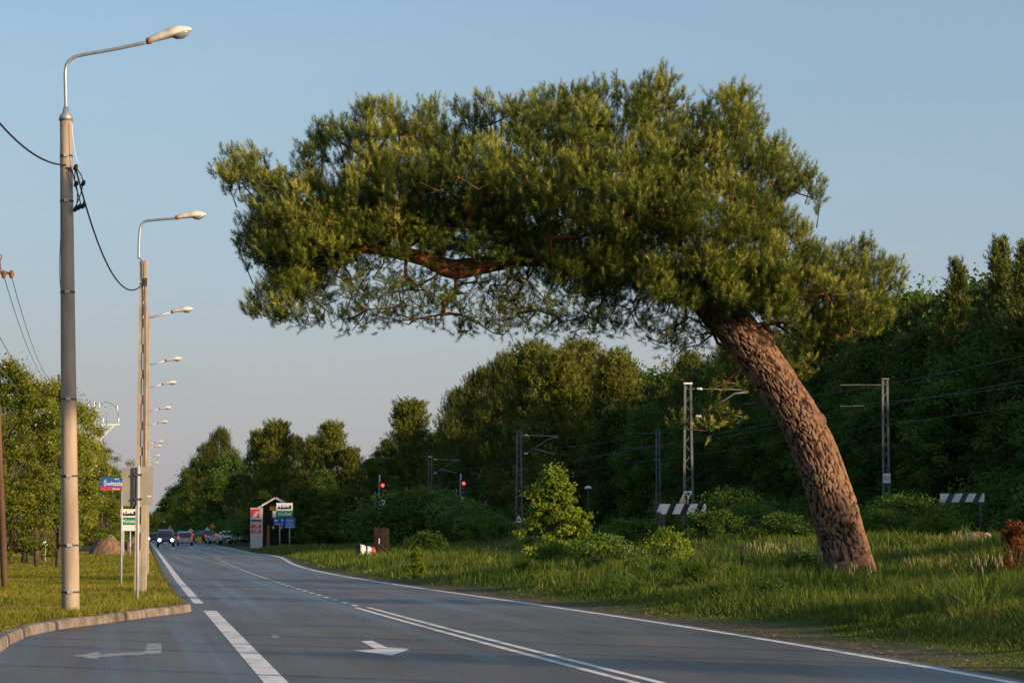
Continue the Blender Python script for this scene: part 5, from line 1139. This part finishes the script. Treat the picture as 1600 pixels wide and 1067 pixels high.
# ------------------------------------------------------------------ grass
def blades(n, ypdf, xfn, hfn, wid, lean, m, name, label, segs=True):
    Y = ypdf(n); X = xfn(Y); keep = np.isfinite(X); Y = Y[keep]; X = X[keep]; Z = H(X, Y); h = hfn(X, Y); k = h > .02; X, Y, Z, h = X[k], Y[k], Z[k], h[k]; n = len(X)
    a = rng.random(n) * 2 * np.pi; d = np.stack([np.cos(a), np.sin(a), np.zeros(n)], 1); la = rng.random(n) * 2 * np.pi; ln = np.stack([np.cos(la), np.sin(la), np.zeros(n)], 1) * (h * lean * rng.random(n))[:, None]
    B = np.stack([X, Y, Z - .02], 1); w = (wid * (.7 + .6 * rng.random(n)) * (1 + Y / 110))[:, None]; up_ = np.zeros((n, 3)); up_[:, 2] = h
    v = np.stack([B - d * w / 2, B + d * w / 2, B + up_ * .55 + ln * .35 + d * w * .4, B + up_ * .55 + ln * .35 - d * w * .4, B + up_ + ln * 1.1], 1).reshape(-1, 3)
    i0 = np.arange(n)[:, None] * 5; f = np.concatenate([i0 + np.array([[0, 1, 2]]), i0 + np.array([[0, 2, 3]]), i0 + np.array([[3, 2, 4]])], 0)
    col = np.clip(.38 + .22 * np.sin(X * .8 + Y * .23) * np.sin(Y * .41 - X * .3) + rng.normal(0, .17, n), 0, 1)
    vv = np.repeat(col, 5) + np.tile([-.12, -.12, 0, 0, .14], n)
    return tag(np_mesh(name, v, f, m, None, {'v': np.clip(vv, 0, 1)}), label, 'grass', None, 'stuff')
def rp(a, b, p=1.0): return lambda n: (a ** -p + (b ** -p - a ** -p) * rng.random(n)) ** (-1 / p)
def xr(Y):
    lo_ = rb(Y) + .15; hi_ = np.minimum(.2 * Y + 1.0, XT(Y) + 1.6); s = rng.random(len(Y)); x = lo_ + (hi_ - lo_) * s
    x = np.where(hi_ > lo_, x, np.nan); return x
def tall(x, y):
    s = x - rb(y); wob = .5 + .5 * np.sin(y * .31) * np.sin(y * .13 + 1); s = s * (1 + np.maximum(0, y - 60) * .02); b = .03 + .38 * smooth(.35 + .9 * wob, 2.8 + 1.5 * wob, s)
    b = b * (.75 + .35 * np.sin(x * 1.1 + y * .3) * np.sin(y * .5 + 1)); q = rng.random(len(x)); return b * (.45 + .9 * q) * np.where((s < .4 + wob * .9) & (q < .75), 0, 1)
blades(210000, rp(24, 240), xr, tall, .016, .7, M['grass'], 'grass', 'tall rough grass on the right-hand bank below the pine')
def xl(Y):
    hi_ = lb(Y) - .22; lo_ = -.2 * Y - 2; return np.where(hi_ > lo_, lo_ + (hi_ - lo_) * rng.random(len(Y)), np.nan)
def short(x, y):
    q = rng.random(len(x)); on = (np.abs(y - (54.5 + (x + 9) * .05)) < .5) & (x < -9); return (.05 + .07 * (.5 + .5 * np.sin(x * .9 + y * .37) * np.sin(y * .6))) * (.5 + q) * np.where(on, 0, 1)
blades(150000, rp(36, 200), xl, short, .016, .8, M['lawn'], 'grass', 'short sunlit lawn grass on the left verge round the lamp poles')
def clumpx(Y):
    x = xr(Y); n_ = np.sin(x * 2.3 + Y * .9) * np.sin(x * .9 - Y * 1.7 + 1) ; return np.where(n_ > .25, x, np.nan)
def clumph(x, y):
    s = x - rb(y); return smooth(.9, 3.5, s * (1 + np.maximum(0, y - 60) * .02)) * (.25 + .5 * rng.random(len(x))) * (.7 + .5 * np.sin(x * .7) * np.sin(y * .4))
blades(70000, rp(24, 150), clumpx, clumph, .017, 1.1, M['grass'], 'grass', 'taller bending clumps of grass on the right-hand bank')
# taller tufts round the lamp feet and along the kerb
def xk(Y): return lb(Y) - .25 - rng.random(len(Y)) ** 2 * .9
blades(9000, rp(37, 90), xk, lambda x, y: .07 + .16 * rng.random(len(x)) ** 2, .014, .9, M['lawn'], 'grass', 'longer tufts of grass hanging along the kerb')
# seed heads and weeds near the trunk
def weed(name, label, n, hgt, m):
    t = thing(name, label, 'weed'); mb = MB()
    tips = []
    for i in range(n):
        a = random.random() * 6.28; r_ = random.random() * .35; tp = Vector((math.cos(a) * r_ * 1.6, math.sin(a) * r_ * 1.6, hgt * random.uniform(.7, 1))); mb.tube([(math.cos(a) * r_ * .5, math.sin(a) * r_ * .5, -.05), tp * .6 + Vector((0, 0, .05)), tp], [.008, .006, .004], 4, False); tips.append(tp)
    mb.obj('stalks', M['grass'], t); mb = MB()
    for tp in tips: mb.tube([tp - Vector((0, 0, .02)), tp + Vector((.01, 0, .05)), tp + Vector((.02, 0, .13))], [.006, .022, .004], 5)
    mb.obj('seed_heads', M['seed'], t)['kind'] = 'stuff'; return t
w0 = weed('seeding_weed', 'pale seeding stalks left of the trunk foot', 12, .95, None)
for i, (px, Y) in enumerate(((1195, 66), (1180, 68), (1215, 67), (1160, 70), (1235, 69), (1470, 60), (1560, 50), (1420, 64), (1110, 80), (1040, 84), (980, 90), (930, 82), (1530, 44), (1330, 52), (1280, 58), (1500, 72))):
    x = at(px, 830, Y).x; loc = (x, Y, float(H(x, Y))); lb_ = 'pale seeding stalks in the rough grass of the bank'
    s_ = random.uniform(.6, 1.0) if i > 4 else 1.0
    if i == 0: w0.location = loc; w0['group'] = 'seeding stalks on the bank'; w0['label'] = lb_
    else: copytree(w0, loc, random.random() * 6, (s_,) * 3, lb_, 'seeding stalks on the bank')
# clods and pebbles on the dirt shoulder
mb = MB()
for i in range(500):
    y = 28 + 60 * random.random() ** 1.3; x = float(rb(y)) + random.uniform(.0, 1.3); q = random.uniform(.005, .018); z = float(H(x, y)); a = random.uniform(.7, 1.8)
    mb.tube([(x - q * a, y, z), (x, y + q * .3, z + q * .5), (x + q * a, y, z)], [q * .3, q * .8, q * .3], 5)
tag(mb.obj('gravel', M['soil']), 'pebbles and crumbs of earth along the shoulder of the right edge line', 'gravel', None, 'stuff')
